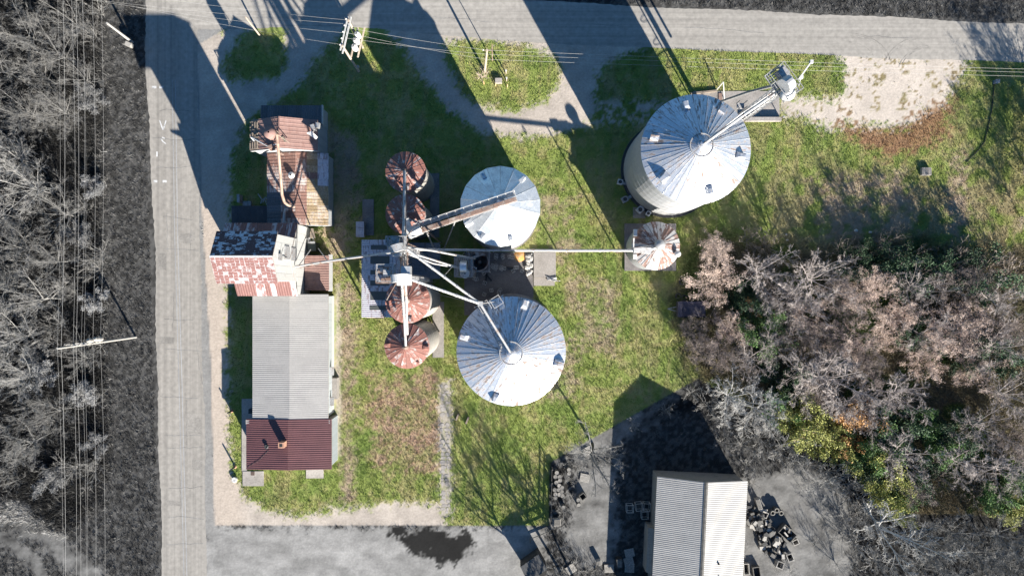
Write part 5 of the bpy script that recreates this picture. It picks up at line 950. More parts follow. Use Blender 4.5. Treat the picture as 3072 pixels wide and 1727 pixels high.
MB().add([rot(q) for q in ((-0.22, .25, 5.44), (0, .25, 5.52), (0.22, .25, 5.44), (-0.22, -l - .2, 5.44), (0, -l - .2, 5.52), (0.22, -l - .2, 5.44))], [(0, 1, 4, 3), (1, 2, 5, 4)]).build('ridge_cap', gMID, rf)
for (u, v) in ((2.1, -9.5), (2.3, -11.2)): MB().lathe([(0.12, -0.2), (0.12, 0.2), (0.03, 0.25)], 10, rot((u, v, 5.4 - 0.31 * u + 0.05))).build('roof_flue', gDARK, bn)
MB().add([rot(q) for q in ((-5.9, -6.5, 0), (-5.22, -6.5, 0), (-5.22, -6.5, 2.6), (-5.9, -6.5, 2.2), (-5.9, -12, 0), (-5.22, -12, 0), (-5.22, -12, 2.6), (-5.9, -12, 2.2))], [(0, 1, 2, 3), (7, 6, 5, 4), (3, 2, 6, 7), (0, 3, 7, 4)]).build('side_lean_to', gWALL, bn)
dr = thing('steel_drum', 'upright steel drum in the crowded cluster by the black hedge fence', 'drum', (0, 0, 0), 0, 'drums stored in the grey yard')
MB().lathe([(0.26, 0), (0.27, 0.29), (0.28, 0.3), (0.27, 0.31), (0.27, 0.58), (0.28, 0.59), (0.27, 0.6), (0.27, 0.88), (0.25, 0.88)], 18).build('shell', gMID, dr, world=False)
MB().lathe([(0.25, 0.865), (0.14, 0.86), (0.02, 0.86)], 18).build('lid', gDRUM, dr, world=False); rr = random.Random(31)
for i, (x, y) in enumerate(((110, 270), (245, 237), (247, 280), (95, 315), (143, 315), (145, 355), (105, 378), (135, 412), (167, 435), (88, 460), (130, 460), (165, 482), (95, 508), (138, 512), (172, 525), (93, 550), (183, 655), (355, 630), (350, 572))):
    o = dr if i == 0 else copy_tree(dr); o.location = G(1640 + x / 3.742, 1340 + y / 3.742); o.rotation_euler.z = rr.uniform(0, 6)
fr = thing('steel_frame_crate', 'open pale frame crate standing in the barn\'s shadow', 'crate', (0, 0, 0), 0, 'frame crates west of the barn'); mb = MB()
for z in (0.05, 0.9):
    for a, b in (((-.4, -.45), (.4, -.45)), ((.4, -.45), (.4, .45)), ((.4, .45), (-.4, .45)), ((-.4, .45), (-.4, -.45))): mb.bar((*a, z), (*b, z), 0.07)
[mb.bar((x, y, 0), (x, y, 0.95), 0.075) for x in (-.4, .4) for y in (-.45, .45)]; mb.build('frame', gLIGHT, fr, world=False)
for i, (x, y, rz) in enumerate(((1887, 1519, 0), (1914, 1514, 0.1), (1937, 1514, -0.08), (1931, 1538, 0.05))):
    o = fr if i == 0 else copy_tree(fr); o.location = G(x, y); o.rotation_euler.z = rz
pl = thing('wooden_pallet', 'slatted wooden pallet left in the grey yard west of the barn', 'pallet', (0, 0, 0), 0, 'pallets in the grey yard')
for i in range(7): MB().span(-0.6, 0.6, -0.5 + i * 0.15, -0.40 + i * 0.15, 0.12, 0.15).build('slat', gLIGHT, pl, world=False)
for x in (-0.5, 0, 0.5): MB().span(x - 0.05, x + 0.05, -0.5, 0.5, 0, 0.118).build('runner', gMID, pl, world=False)
for i, (x, y, rz) in enumerate(((1888, 1656, 0.2), (1886, 1682, 0.25), (1827, 1703, 0.05), (1888, 1702, -0.05), (1754, 1432, -0.2), (1762, 1352, 0.5), (1713, 1705, 0.6))):
    o = pl if i == 0 else copy_tree(pl); o.location = G(x, y); o.rotation_euler.z = rz
def boxy(name, label, x, y, d, rz, mat, z=0.0, cat='box', group=None, open_=True):
    t = thing(name, label, cat, G(x, y) + Vector((0, 0, z)), rz, group); X, Y, Z = d; w_ = 0.07
    if open_:
        MB().span(-X / 2, X / 2, -Y / 2, Y / 2, 0, 0.06).build('base', gDARK, t, world=False)
        for (a, b, c, e) in ((-X / 2, X / 2, -Y / 2, -Y / 2 + w_), (-X / 2, X / 2, Y / 2 - w_, Y / 2), (-X / 2, -X / 2 + w_, -Y / 2 + w_ + .002, Y / 2 - w_ - .002), (X / 2 - w_, X / 2, -Y / 2 + w_ + .002, Y / 2 - w_ - .002)): MB().span(a, b, c, e, 0.062, Z).build('side', mat, t, world=False)
    else:
        MB().span(-X / 2, X / 2, -Y / 2, Y / 2, 0, Z).build('body', mat, t, world=False); MB().span(-X / 2 + .05, X / 2 - .05, -Y / 2 + .05, Y / 2 - .05, Z, Z + .03).build('top', gLIGHT if mat is gMID else gMID, t, world=False)
    return t
boxy('crate', 'square wooden crate set askew between drums and gravel', 1747, 1484, (0.75, 0.75, 0.7), 0.65, gMID, cat='crate')
boxy('tarp_covered_box', 'pale covered box beside the fence end below the drums', 1669, 1561, (1.0, 0.85, 0.7), 0.05, gLIGHT, open_=False)
boxy('white_box', 'small white box on the shaded ground south of the gravel', 1796, 1681, (0.55, 0.6, 0.7), 0.3, gLIGHT, open_=False)
boxy('trash_cart', 'dark rounded cart with pale top in the shade by the pallets', 1855, 1680, (0.7, 1.1, 0.9), 0.1, gDARK, open_=False, cat='cart')
J = 'junk heap beside the barn'
tr = boxy('utility_trailer', 'open railed trailer full of scrap in the middle of the junk heap', 2352, 1590, (2.0, 1.35, 0.9), math.radians(-42), gMID, 0.3, 'trailer')
rr = random.Random(17)
for i in range(9): MB().box((rr.uniform(-0.8, 0.8), rr.uniform(-0.5, 0.5), 0.3 + rr.uniform(0, 0.4)), (rr.uniform(0.15, 0.7), rr.uniform(0.1, 0.3), 0.12), rr.uniform(0, 3)).build('scrap', random.choice((gLIGHT, gMID, gLIGHT)), tr, world=False)
for sx_ in (-1, 1): MB().tube((0, sx_ * 0.72, 0.05), (0, sx_ * 0.88, 0.05), 0.32, 0.32, 14).build('wheel', gDARK, tr, world=False)
boxy('metal_cabinet', 'long pale cabinet lying aslant at the head of the junk heap', 2271, 1506, (0.5, 1.35, 0.8), math.radians(17), gLIGHT, cat='cabinet', open_=False)
boxy('open_crate', 'open square crate with pale sides below the long cabinet', 2288, 1537, (0.75, 0.75, 0.8), math.radians(-25), gLIGHT, cat='crate')
boxy('stove', 'white square appliance with dark open top at the heap\'s grassy foot', 2333, 1686, (0.85, 0.85, 0.9), math.radians(-20), gLIGHT, cat='appliance')
boxy('washer', 'white appliance shell with dark inside above the square one', 2363, 1664, (0.75, 0.95, 0.85), math.radians(20), gLIGHT, cat='appliance')
boxy('small_cart', 'little pale cart at the tail of the scrap trailer', 2381, 1620, (0.75, 0.65, 0.7), math.radians(25), gLIGHT, cat='cart')
boxy('white_sack', 'bulging white sack on top of the junk heap', 2312, 1592, (0.5, 0.6, 0.8), -0.3, gLIGHT, cat='sack', open_=False)
boxy('steel_door', 'flat grey door panel propped in the junk heap', 2294, 1561, (0.42, 0.75, 0.7), -0.05, gMID, cat='door', open_=False)
boxy('long_panel', 'long narrow panel sloping down the heap toward the white appliances', 2335, 1652, (0.3, 1.9, 0.6), math.radians(36), gMID, cat='panel', open_=False)
boxy('old_truck_bed', 'low flat cart with crossed bars against the barn wall', 2266, 1712, (0.9, 1.5, 0.6), 0.15, gMID, cat='cart')
boxy('bench', 'slatted dark bench beside the flat cart at the barn wall', 2234, 1700, (0.7, 1.4, 0.7), 0.05, gLIGHT, cat='bench')
for i, (x, y) in enumerate(((2324, 1524), (2312, 1532), (2337, 1532), (2325, 1645))):
    tag(MB().lathe([(0.16, 0.02), (0.32, 0.0), (0.36, 0.12), (0.32, 0.24), (0.16, 0.22), (0.16, 0.02)], 16, G(x, y) + Vector((0, 0, 0.5 if i < 3 else 0.3))).lathe([(0.3, 0), (0.3, 0.5)] if i < 3 else [(0.3, 0), (0.3, 0.3)], 14, G(x, y)).build('tyre_stack', gMID, smooth=True), 'stack of tyres standing in the junk heap', 'tyres', 'tyre stacks in the junk heap')
for i in range(95):
    f = rr.random(); x, y = 2252 + f * 70 + rr.uniform(-26, 30), 1535 + f * 110 + rr.uniform(-28, 22); d_ = (rr.uniform(0.2, 0.6), rr.uniform(0.15, 0.9), rr.uniform(0.3, 1.0))
    mt = rr.choice((gDARK, gDARK, gMID, gLIGHT)); mb = MB(); mb.box((0, 0, d_[2] / 2), d_, 0); mb.box((d_[0] * 0.3, 0, d_[2] * 0.8), (d_[0] * 0.5, d_[1] * 1.2, 0.1), 0.3)
    o = tag(mb.build('scrap_piece', mt), {gDARK: 'black scrap piece tangled in the junk heap', gMID: 'grey scrap piece tangled in the junk heap', gLIGHT: 'pale scrap piece tangled in the junk heap'}[mt], 'scrap', {gDARK: 'black scrap in the heap', gMID: 'grey scrap in the heap', gLIGHT: 'pale scrap in the heap'}[mt])
    o.location = G(x, y); o.rotation_euler = (0, 0, rr.uniform(0, 3.1))
t = thing('lean_to_shed', 'dark tilted shed roof at the edge of the grey gravel yard', 'shed', G(1600, 1695)); q = [G(1561, 1698, 2.0), G(1615, 1659, 2.0), G(1639, 1704, 2.3), G(1585, 1745, 2.3)]
MB().add([tuple(v) for v in q] + [(v.x, v.y, 0) for v in q], [(0, 1, 2, 3), (0, 4, 5, 1), (1, 5, 6, 2), (2, 6, 7, 3), (3, 7, 4, 0)]).build('wall', gDARK, t)
roof_slope(MB().add([tuple(v + Vector((0, 0, 0.04))) for v in q] + [tuple(v + Vector((0, 0, 0.10))) for v in q], [(4, 5, 6, 7), (3, 2, 1, 0), (0, 1, 5, 4), (1, 2, 6, 5), (2, 3, 7, 6), (3, 0, 4, 7)]).build('roof', gDARK, t), q[0] + Vector((0, 0, 0.12)), q[1] + Vector((0, 0, 0.12)), q[3] + Vector((0, 0, 0.12)), 4, M('dark_shed_sheet', (0.09, 0.09, 0.09), 0.7, 0, (0.05, 0.05, 0.05), 0.4, 1), 2)
fe = thing('yard_fence', 'low board fence along the drums at the edge of the green lot', 'fence', G(1656, 1500)); 
pts = [(1656, 1400), (1655.5, 1440), (1655, 1480), (1654, 1520), (1653, 1560), (1652, 1590), (1620, 1604), (1590, 1616)]
for i, (a, b) in enumerate(zip(pts, pts[1:])):
    for z in (0.3, 0.75, 1.2): MB().bar(G(*a, z), G(*b, z), 0.04, 0.16).build('rail', gMID, fe)
for a in pts: MB().bar(G(*a), G(*a) + Vector((0, 0, 1.4)), 0.1).build('post', gMID, fe)

# ------------------------------------------------------------------ trees and shrubs
def grow(seed, h, spread, trunk=0.3, limbs=7, subs=(6, 6, 5), rt=0.16, up=0.35, twig=0.016, leaf=0, leafs=0.1, first=0.12):
    """returns (trunk builder, crown builder)"""
    rr = random.Random(seed); tb, cb, ends = MB(), MB(), []
    def seg(mb, p, d, L, r, n, k, bend, lift):
        q = p; pts = [(p, r)]
        for i in range(k):
            d = (d + Vector((rr.gauss(0, bend), rr.gauss(0, bend), rr.gauss(0, bend) + lift))).normalized(); q = q + d * L / k
            pts.append((q, r * (1 - 0.72 * (i + 1) / k)))
        for (a, ra), (b, rb_) in zip(pts, pts[1:]): mb.tube(a, b, ra, rb_, n, False)
        return pts, d
    def kids(pts, dirs, level, L, r):
        if level >= len(subs): return
        for j in range(subs[level]):
            f = first + (1 - first) * (j + rr.random()) / subs[level]; i = min(int(f * (len(pts) - 1)), len(pts) - 2); a, b = pts[i][0], pts[i + 1][0]
            p = a.lerp(b, f * (len(pts) - 1) - i); d0 = (b - a).normalized(); ax = Vector((rr.gauss(0, 1), rr.gauss(0, 1), rr.gauss(0, 1))).cross(d0).normalized()
            d = (d0 * math.cos(0.75) + ax * math.sin(0.75) + Vector((0, 0, 0.10))).normalized(); l2 = L * rr.uniform(0.38, 0.62) * (1.15 - 0.45 * f); r2 = max(twig, r * 0.45 * (1 - 0.5 * f))
            last = level == len(subs) - 1
            ps, _ = seg(cb, p, d, l2, r2, 3, 1 if last else 2, 0.16, 0.03)
            if level >= len(subs) - 2: ends.append(ps[-1][0]); ends.append(ps[0][0].lerp(ps[-1][0], 0.6))
            kids(ps, None, level + 1, l2, r2)
    th = h * trunk
    if trunk > 0.12:
        tp, d = seg(tb, Vector((0, 0, 0)), Vector((rr.gauss(0, .06), rr.gauss(0, .06), 1)), th * 1.5, rt, 7, 4, 0.06, 0.05)
    else: tp = [(Vector((0, 0, 0)), rt), (Vector((0, 0, 0.15)), rt), (Vector((0, 0, 0.25)), rt * .8)]; tb.tube(tp[0][0] - Vector((0, 0, .1)), tp[2][0], rt, rt * 0.8, 6)
    for i in range(limbs):
        f = 0.55 + 0.45 * i / max(1, limbs - 1); k = min(int(f * (len(tp) - 1)), len(tp) - 2); p = tp[k][0].lerp(tp[k + 1][0], f * (len(tp) - 1) - k)
        az = i * 2.4 + rr.uniform(-0.4, 0.4); el = up + (1.25 - up) * (i / limbs) ** 1.6 + rr.uniform(-0.1, 0.15)
        d = Vector((math.cos(az) * math.cos(el), math.sin(az) * math.cos(el), math.sin(el))); top = h - p.z
        L = min(spread / max(0.25, math.cos(el)), top / max(0.2, math.sin(el))) * rr.uniform(0.8, 1.05)
        pts, _ = seg(cb, p, d, L, rt * 0.5, 5, 4, 0.10, 0.05); kids(pts, None, 0, L * 0.62, rt * 0.5)
    lv = MB()
    if leaf:
        for i in range(leaf):
            e = ends[rr.randrange(len(ends))] + Vector((rr.gauss(0, .18), rr.gauss(0, .18), rr.gauss(0, .14))); u = Vector((rr.gauss(0, 1), rr.gauss(0, 1), rr.gauss(0, .6))).normalized() * leafs * rr.uniform(0.6, 1.4)
            v = u.cross(Vector((rr.gauss(0, 1), rr.gauss(0, 1), rr.gauss(0, 1)))).normalized() * leafs * 0.6
            lv.add([e - u, e + v, e + u, e - v], [(0, 1, 2, 3)])
    return tb, cb, lv
PROTO = {}
def proto(key, **kw):
    tb, cb, lv = grow(**kw); PROTO[key] = (tb.mesh(key + '_trunk'), cb.mesh(key + '_crown'), lv.mesh(key + '_leaves') if lv.v else None)
    for m in PROTO[key]:
        if m: m.materials.append(gBARK)
for i in range(4): proto('bare%d' % i, seed=40 + i, h=9, spread=3.6, trunk=0.26, limbs=11, subs=(7, 7, 5), rt=0.11, twig=0.0125)
for i in range(4): proto('fuzzy%d' % i, seed=60 + i, h=7.5, spread=2.9, trunk=0.22, limbs=13, subs=(6, 6, 6), rt=0.075, twig=0.010, leaf=5200, leafs=0.05)
for i in range(3): proto('big%d' % i, seed=80 + i, h=13, spread=4.6, trunk=0.30, limbs=9, subs=(6, 6, 5), rt=0.21, twig=0.017)
for i in range(3): proto('shrub%d' % i, seed=90 + i, h=3.2, spread=1.9, trunk=0.05, limbs=11, subs=(5, 5), rt=0.05, twig=0.014, up=0.5)
for i in range(3): proto('leafy%d' % i, seed=100 + i, h=3.6, spread=1.8, trunk=0.12, limbs=9, subs=(5, 5), rt=0.07, twig=0.014, leaf=5000, leafs=0.078, up=0.4)
def plant(key, sx, sy, hfrac, scale, barkm, leafm, name, label, cat, group, rz=None, base=None, barkt=None):
    """sx, sy: where the crown's middle shows in the photograph"""
    tm, cm, lm = PROTO[key]; hh = {'b': 9, 'f': 7.5, 's': 3.2, 'l': 3.6}[key[0]] if not key.startswith('big') else 13
    b = G(*base) if base else G(sx, sy, hh * scale * hfrac); b.z = 0
    t = thing(name, label, cat, b, random.uniform(0, 6.28) if rz is None else rz, group); t.scale = (scale, scale, scale)
    for nm, m, mt in (('trunk' if key[0] in 'bf' else 'stem', tm, barkt or barkm), ('crown' if key[0] in 'bf' else 'branches', cm, barkm), ('leaves', lm, leafm)):
        if not m: continue
        o = bpy.data.objects.new(nm, m); C.objects.link(o); o.parent = t; o.material_slots[0].link = 'OBJECT'; o.material_slots[0].material = mt
    return t
random.seed(21)
FZP = M('rosy_seed_heads', (0.66, 0.51, 0.42), 0.9, 0, var=0.2); FZB = M('tan_seed_heads', (0.45, 0.36, 0.26), 0.9, 0, var=0.2)
def many(lst, keys, name, label, cat, group, bark, leaf=None, hfrac=0.6):
    for i, (x, y, k) in enumerate(lst): plant(keys[i % len(keys)], x, y, hfrac, k, bark, leaf, name, label, cat, group)
FZ = ['fuzzy%d' % i for i in range(4)]; BA = ['bare%d' % i for i in range(4)]; SHR = ['shrub%d' % i for i in range(3)]; LF = ['leafy%d' % i for i in range(3)]; BG = ['big%d' % i for i in range(3)]
many([(2157, 750, 0.8), (2150, 850, 1.05), (2200, 985, 0.75), (2572, 880, 0.85), (2648, 850, 0.8), (2668, 1005, 0.85), (2560, 1020, 0.9), (2850, 1000, 1.0), (2915, 935, 0.8), (2930, 1105, 0.85), (2780, 1085, 0.8), (2420, 945, 0.8), (2700, 930, 0.75)], FZ, 'seedy_tree', 'leafless pinkish beige tree with dense fuzzy twigs in the thicket', 'tree', 'pinkish trees in the thicket', BARKP, FZP)
many([(2295, 815, 0.95), (2450, 840, 1.15), (2390, 900, 0.9), (2505, 1150, 1.25), (2430, 1120, 1.0), (2320, 1040, 0.85), (2705, 1190, 0.95), (2785, 1000, 0.85), (2995, 1055, 0.9), (2255, 1085, 0.8), (2755, 860, 0.9), (2965, 1285, 0.9), (3045, 1190, 0.9), (2705, 1380, 0.95), (2900, 1390, 0.9), (3030, 1430, 0.9), (2630, 1240, 0.9), (2555, 1230, 0.8), (3010, 900, 0.85), (2340, 925, 0.8)], BA, 'bare_tree', 'leafless silver grey tree with fine spreading branches in the thicket', 'tree', 'silver bare trees in the thicket', BARKW)
many([(2110, 1040, 0.8), (2170, 1060, 0.85), (2080, 990, 0.6), (2480, 1020, 0.9), (2610, 1130, 0.9), (2940, 850, 0.8), (2850, 860, 0.85), (2380, 1010, 0.8), (2760, 1470, 0.8), (3060, 980, 0.8), (3060, 1320, 0.9), (2560, 930, 0.8), (2500, 880, 0.8), (2340, 870, 0.7), (2600, 1060, 0.8), (2890, 1010, 0.8), (2980, 980, 0.8), (2460, 1190, 0.8)], FZ, 'bare_tree', 'leafless dull brown tree with a hazy crown in the thicket', 'tree', 'brown bare trees in the thicket', BARKB, M('mauve_bud_haze', (0.27, 0.215, 0.19), 0.9, 0, var=0.25))
many([(2840, 780, 1.4), (2900, 790, 1.5), (2740, 780, 1.3), (2300, 730, 1.2), (2250, 720, 1.1), (2660, 740, 1.2), (2990, 800, 1.5), (3050, 820, 1.5), (2530, 760, 1.2), (2240, 1010, 1.2), (2140, 960, 1.2), (2470, 1240, 1.3), (2820, 1420, 1.5), (2950, 1490, 1.5)], SHR, 'bare_shrub', 'low leafless brown shrub at the ragged thicket edge', 'shrub', 'brown shrubs at the thicket edge', BARKB, None, 0.4)
gl = 'leafy shrub with bright green leaves among the bare trees'
many([(2290, 985, 1.5), (2310, 1010, 1.3), (2280, 945, 1.0), (2655, 1335, 1.4), (2620, 1360, 1.2), (2845, 1350, 1.2), (2780, 1265, 1.0), (3050, 1475, 1.3), (2730, 1480, 1.2), (2990, 1500, 1.1), (2570, 1350, 1.2), (2350, 1230, 1.3)], LF, 'green_shrub', gl, 'shrub', 'green shrubs in the thicket', BARKB, LEAFG, 0.5)
many([(2570, 790, 1.2), (2720, 810, 1.5), (2780, 830, 1.5), (2870, 810, 1.4), (2960, 830, 1.6), (2230, 880, 1.3), (2690, 1290, 1.6), (2870, 1290, 1.3), (2760, 1420, 1.4), (2640, 1420, 1.3), (2900, 1060, 1.4), (3030, 1070, 1.4), (2610, 760, 1.0), (2350, 1140, 1.3), (2740, 990, 1.2)], LF, 'dark_shrub', 'low dark green leafy shrub in the shade of the thicket', 'shrub', 'dark green shrubs in the thicket', BARKB, LEAFD, 0.5)
many([(2390, 1235, 1.5), (2430, 1270, 1.6), (2470, 1310, 1.5), (2510, 1335, 1.2), (2415, 1300, 1.2), (2660, 1450, 1.4), (2680, 1490, 1.3), (2640, 1420, 1.2), (2700, 1525, 1.0), (2370, 1260, 1.0), (3040, 1530, 1.1), (2590, 1385, 1.2)], LF, 'yellow_shrub', 'yellow green leafy shrub along the lot\'s slanting edge', 'shrub', 'yellow shrubs along the lot edge', BARKO, LEAFY, 0.5)
plant('leafy1', 2585, 1285, 0.6, 1.55, BARKO, LEAFO, 'orange_shrub', 'bright orange leafed autumn shrub beside the yellow shrubs', 'shrub', None); plant('leafy2', 2258, 928, 0.5, 0.7, BARKO, LEAFO, 'orange_shrub', 'small orange leafed sprig near the farm wagon', 'shrub', None)
plant('shrub1', 1000, 752, 0.3, 0.7, BARKO, None, 'dry_weed', 'dry orange weed clump at the elevator house corner', 'weed', None, base=(978, 712)); plant('shrub2', 1450, 240, 0.3, 0.55, BARKP, None, 'dry_weed', 'dry pinkish weed clump round the foot of the utility pole', 'weed', None, base=(1450, 232))
plant('shrub0', 1052, 510, 0.3, 0.8, BARKB, None, 'dry_weed', 'brown weed clump west of the rusty bins', 'weed', None)
# grey trees outside the lot
gt = 'pale bare trees in the grey land'
plant('bare2', 2215, 1195, 0.7, 1.05, gBARKW, None, 'bare_tree', 'white branched bare tree at the lot corner north of the barn', 'tree', None)
plant('bare3', 2290, 1235, 0.7, 0.95, gBARKW, None, 'bare_tree', 'second white branched bare tree, beside the lot\'s slanting edge', 'tree', None)
plant('big1', 2710, 1600, 0.7, 0.95, gBARKW, None, 'bare_tree', 'large white limbed bare tree below the yellow shrubs', 'tree', None)
plant('big0', 1870, 1420, 0.75, 0.95, gBARK2, None, 'bare_tree', 'grey crowned tree with black trunk leaning over the fence line', 'tree', None, base=(1777, 1330), barkt=gBARKD)
plant('bare0', 2470, 1460, 0.6, 0.7, gBARK, None, 'bare_tree', 'small thin bare tree at the edge of the junk yard', 'tree', None)
many([(2780, 1640, 0.9), (2880, 1620, 0.9), (2960, 1680, 0.95), (3040, 1620, 0.9), (2620, 1560, 0.7), (2800, 1720, 0.9), (3060, 1720, 0.9)], BA, 'bare_tree', 'grey bare tree in the colourless brush at the lower edge', 'tree', 'grey trees in the lower brush', gBARK2)
many([(2330, 1290, 1.5), (2290, 1320, 1.4), (2360, 1350, 1.5), (2420, 1330, 1.3), (2440, 1400, 1.2), (2500, 1420, 1.4), (2560, 1470, 1.4), (2600, 1530, 1.3), (2250, 1280, 1.3), (2180, 1260, 1.2), (2130, 1220, 1.1), (2540, 1560, 1.2), (2580, 1640, 1.3), (2640, 1690, 1.4), (2230, 1340, 1.0), (2390, 1390, 1.2), (2245, 1400, 0.8), (2260, 1450, 0.6), (2340, 1700, 0.5), (2380, 1720, 0.6), (2480, 1560, 0.9), (2450, 1640, 0.7), (2540, 1620, 1.0), (2520, 1700, 0.9), (2420, 1440, 0.8), (2170, 1330, 0.9), (2080, 1180, 0.8), (2000, 1230, 0.6), (1900, 1270, 0.6)], SHR, 'bare_shrub', 'pale bare shrub in the colourless strip outside the lot', 'shrub', 'pale shrubs outside the lot', gBARK, None, 0.4)
many([(60, 560, 1.0), (95, 900, 1.05), (30, 1010, 1.0), (20, 470, 0.9), (50, 1130, 0.9)], BA, 'bare_tree', 'white branched bare tree in the black roadside brush', 'tree', 'white trees in the roadside brush', gBARK)
many([(60, 90, 0.9), (150, 150, 0.9), (60, 330, 0.9), (170, 330, 0.8), (160, 640, 0.9), (40, 740, 0.9), (150, 1240, 0.85), (60, 1330, 0.9), (200, 60, 0.8), (230, 230, 0.7), (100, 220, 0.8), (230, 1080, 0.6), (140, 780, 0.8), (-30, 200, 1), (-40, 640, 1), (-30, 860, 1)], BA, 'bare_tree', 'grey bare tree in the black roadside brush', 'tree', 'grey trees in the roadside brush', gBARK2)
ls_ = []
rr = random.Random(12)
for i in range(64): ls_.append((rr.uniform(-10, 300), rr.uniform(10, 1560), rr.uniform(0.7, 1.3)))
many([q for q in ls_ if not (q[1] > 1480 and q[0] < 200)], SHR, 'bare_shrub', 'tangled grey shrub in the black roadside brush', 'shrub', 'shrubs in the roadside brush', gBARK2, None, 0.4)
many([(280, 560, 0.8), (285, 900, 0.8), (270, 300, 0.9), (250, 1180, 0.9), (290, 1330, 0.7), (150, 1440, 0.9), (240, 700, 0.9), (120, 1120, 1.0)], LF, 'leafy_shrub', 'colourless leafy shrub along the roadside brush', 'shrub', 'leafy shrubs in the roadside brush', gBARK2, gLEAF, 0.4)
many([(1735, 1400, 0.5), (1715, 1440, 0.5), (1720, 1490, 0.45), (1690, 1530, 0.5), (1760, 1380, 0.5), (1700, 1390, 0.5), (1730, 1690, 0.6), (1790, 1715, 0.6), (1760, 1720, 0.6), (1690, 1720, 0.6)], SHR, 'bare_shrub', 'small pale weed bush among the drums and pallets', 'shrub', 'weed bushes in the grey yard', gBARK, None, 0.3)
for i, (bx, by, k) in enumerate(((1690, 1730, 0.95), (1735, 1760, 0.9), (1625, 1775, 0.95))):
    plant('big%d' % i, 0, 0, 0.6, k, gBARK2, None, 'bare_tree', 'bare tree by the dark shed, throwing branchy shadows over the lawn', 'tree', 'trees by the dark yard shed', base=(bx, by))
# trees past the eastern edge whose shade reaches the meadow
many([(3190, 380, 1.0), (3230, 300, 1.1), (3150, 480, 0.9), (3260, 420, 1.2), (3140, 640, 0.95), (3210, 560, 1.0)], FZ, 'seedy_tree', 'leafless tree past the meadow, throwing shade on road and grass', 'tree', 'trees past the meadow', BARKB, FZB)

def single_out(group, marks):
    os_ = [o for o in C.objects if o.get('group') == group]; used = set()
    for (x, y, ph) in marks:
        p = G(x, y); o = min((q for q in os_ if q.name not in used), key=lambda q: (q.location.x - p.x) ** 2 + (q.location.y - p.y) ** 2)
        used.add(o.name); o['label'] = o['label'].split(' in the ')[0].split(' among ')[0].split(' at the ')[0] + ' ' + ph
single_out('pinkish trees in the thicket', [(2090, 870, 'leaning over the farm wagon'), (1980, 740, 'nearest the small flaking bin'), (2200, 985, 'beyond the wagon\'s rear end'), (2580, 1285, 'nearest the orange shrub')])
single_out('silver bare trees in the thicket', [(2290, 985, 'nearest the bright green shrub'), (2580, 1285, 'beside the orange shrub'), (2773, 515, 'nearest the drain box'), (2220, 1190, 'nearest the white branched corner tree')])
single_out('brown bare trees in the thicket', [(2080, 1000, 'at the mown lawn below the wagon'), (2580, 1285, 'close behind the orange shrub'), (2773, 515, 'facing the drain box')])
single_out('green shrubs in the thicket', [(2258, 928, 'beside the small orange sprig'), (2600, 1330, 'below the large orange shrub'), (2360, 1230, 'at the head of the yellow shrub row')])
single_out('dark green shrubs in the thicket', [(2567, 692, 'nearest the pale meadow stones'), (2220, 880, 'behind the farm wagon'), (2640, 1400, 'next to the yellow shrubs')])
single_out('grey trees in the roadside brush', [(172, 1045, 'nearest the tall wire pole'), (321, 70, 'nearest the short leaning pole')])
single_out('yellow shrubs along the lot edge', [(2600, 1290, 'nearest the orange shrub'), (2290, 1235, 'nearest the white branched corner trees'), (2710, 1600, 'nearest the large white limbed tree')])
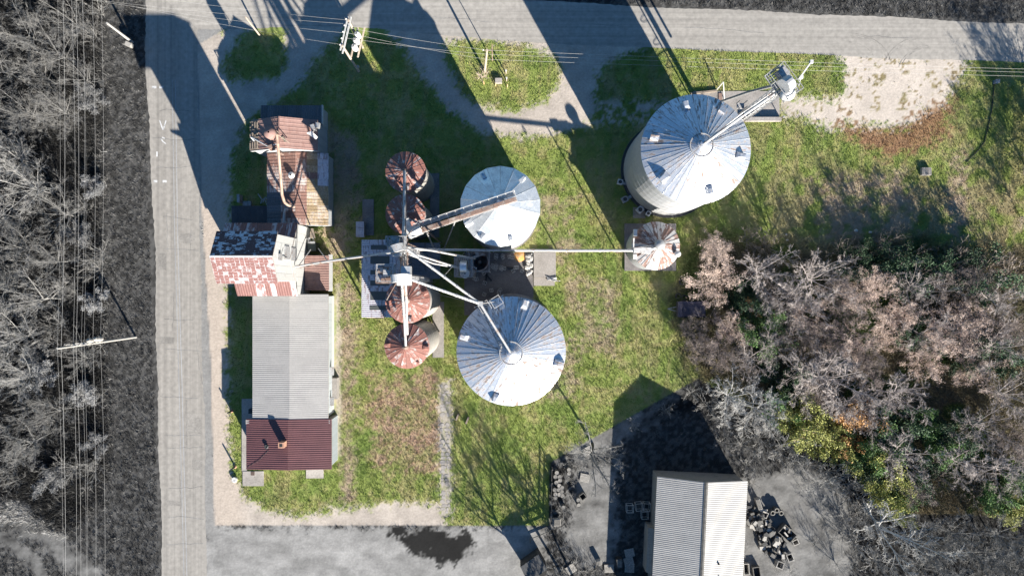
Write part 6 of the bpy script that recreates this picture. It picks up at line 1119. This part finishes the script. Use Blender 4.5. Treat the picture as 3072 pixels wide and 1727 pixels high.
# ------------------------------------------------------------------ grass and brush
def blades(name, label, cat, n, region, hmin, hmax, wdt, seed, lean=0.7, gain=(0.85, 1.5), clump=3, want=None):
    rs = np.random.RandomState(seed); x0, x1, y0, y1 = region; m = n * 3
    cx = rs.uniform(x0, x1, m // clump); cy = rs.uniform(y0, y1, m // clump)
    px = (cx[:, None] + rs.normal(0, 3.2, (m // clump, clump))).ravel(); py = (cy[:, None] + rs.normal(0, 3.2, (m // clump, clump))).ravel()
    col, gr, ins, wd = ground(px, py); keep = rs.rand(len(px)) < want(px, py, gr, ins, wd)
    bad = np.zeros(len(px), bool); X = (px - CX) * K; Y = (CY - py) * K
    for o in RECTS: bad |= (X > o[0]) & (X < o[1]) & (Y > o[2]) & (Y < o[3])
    for c_, r_ in DISCS: bad |= np.hypot(X - c_.x, Y - c_.y) < r_
    bad |= (px > 436 + 0.028 * (py - 178)) & (px < 596 + 0.017 * (py - 136)); bad |= (py > -6 + 0.047 * (px - 1500)) & (py < 124 + 0.042 * (px - 1500)) & (px > 430)
    k = np.where(keep & ~bad)[0][:n]; X, Y, col = X[k], Y[k], col[k]; q = len(k)
    hgt = rs.uniform(hmin, hmax, q) * (0.6 + 0.8 * fbm(px[k], py[k], 0.06, 3)); az = rs.uniform(0, 6.283, q); ln = rs.uniform(0.1, lean, q) * hgt; wa = rs.uniform(0, 6.283, q); hw = wdt * rs.uniform(0.5, 1.4, q)
    base = np.stack([X, Y, np.zeros(q)], -1); side = np.stack([np.cos(wa) * hw, np.sin(wa) * hw, np.zeros(q)], -1); tip = base + np.stack([np.cos(az) * ln, np.sin(az) * ln, hgt], -1)
    V = np.stack([base - side, base + side, tip], 1).reshape(-1, 3); g = rs.uniform(*gain, q); cc = col * g[:, None]; cc = np.repeat(cc, 3, 0)
    me = bpy.data.meshes.new(name); me.vertices.add(3 * q); me.vertices.foreach_set('co', V.ravel()); me.loops.add(3 * q); me.loops.foreach_set('vertex_index', np.arange(3 * q, dtype=np.int32)); me.polygons.add(q); me.polygons.foreach_set('loop_start', (np.arange(q) * 3).astype(np.int32)); me.update(calc_edges=True)
    at = me.color_attributes.new('Col', 'FLOAT_COLOR', 'POINT'); at.data.foreach_set('color', np.concatenate([np.clip(cc, 0, 1), np.ones((3 * q, 1))], 1).ravel())
    me.materials.append(BLADE); o = bpy.data.objects.new(name, me); C.objects.link(o); tag(o, label, cat, None, 'stuff'); return q
RECTS = [(-34.3, -25.3, -0.9, 7.7), (-31.3, -22.0, -16.5, -0.8), (-32.2, -21.8, -21.9, -16), (-31.2, -22.9, 7.7, 22.2), (-18, -8.9, -3.6, 5.8), (-34.4, -29.5, 7.9, 10.1)]
def rp_(a, b): a, b = G(*a), G(*b); RECTS.append((a.x, b.x, b.y, a.y))
for a, b in (((1393, 757), (1600, 893)), ((1600, 757), (1668, 858)), ((1393, 893), (1470, 945)), ((2080, 274), (2340, 367)), ((1873, 671), (2027, 812)), ((1298, 905), (1332, 1072)), ((1290, 520), (1318, 712)), ((1088, 598), (1122, 706)), ((726, 1195), (775, 1262)), ((726, 1195), (741, 1456)), ((729, 1412), (792, 1456)), ((919, 1395), (971, 1433)), ((1322, 1146), (1350, 1548))): rp_(a, b)
DISCS = [(nec, 6.2), (sec, 6.2), (ncc, 4.6), (b1c, 2.4), (b2c, 2.4), (b3c, 1.0), (b4c, 1.0)]
blades('lot_grass', 'short mown green and straw coloured grass over the lot', 'grass', 420000, (590, 3120, 40, 1600), 0.07, 0.20, 0.028, 5, want=lambda x, y, g, i, w: g * i * (1 - 0.75 * w))
blades('verge_grass', 'dark colourless grass on the road verges and beyond', 'grass', 190000, (-40, 3120, -40, 1760), 0.10, 0.28, 0.032, 6, gain=(0.5, 2.4), want=lambda x, y, g, i, w: g * (1 - i) * (1 - 0.4 * w))
blades('thicket_brush', 'tangled dry brush and weed stalks on the thicket floor', 'brush', 150000, (2000, 3120, 640, 1760), 0.25, 0.9, 0.022, 7, lean=1.3, gain=(0.7, 2.3), want=lambda x, y, g, i, w: w * i)
blades('roadside_brush', 'tangled colourless brush on the roadside brush floor', 'brush', 120000, (-40, 340, -40, 1640), 0.2, 0.8, 0.022, 8, lean=1.4, gain=(0.5, 5.0), want=lambda x, y, g, i, w: w * (1 - i))
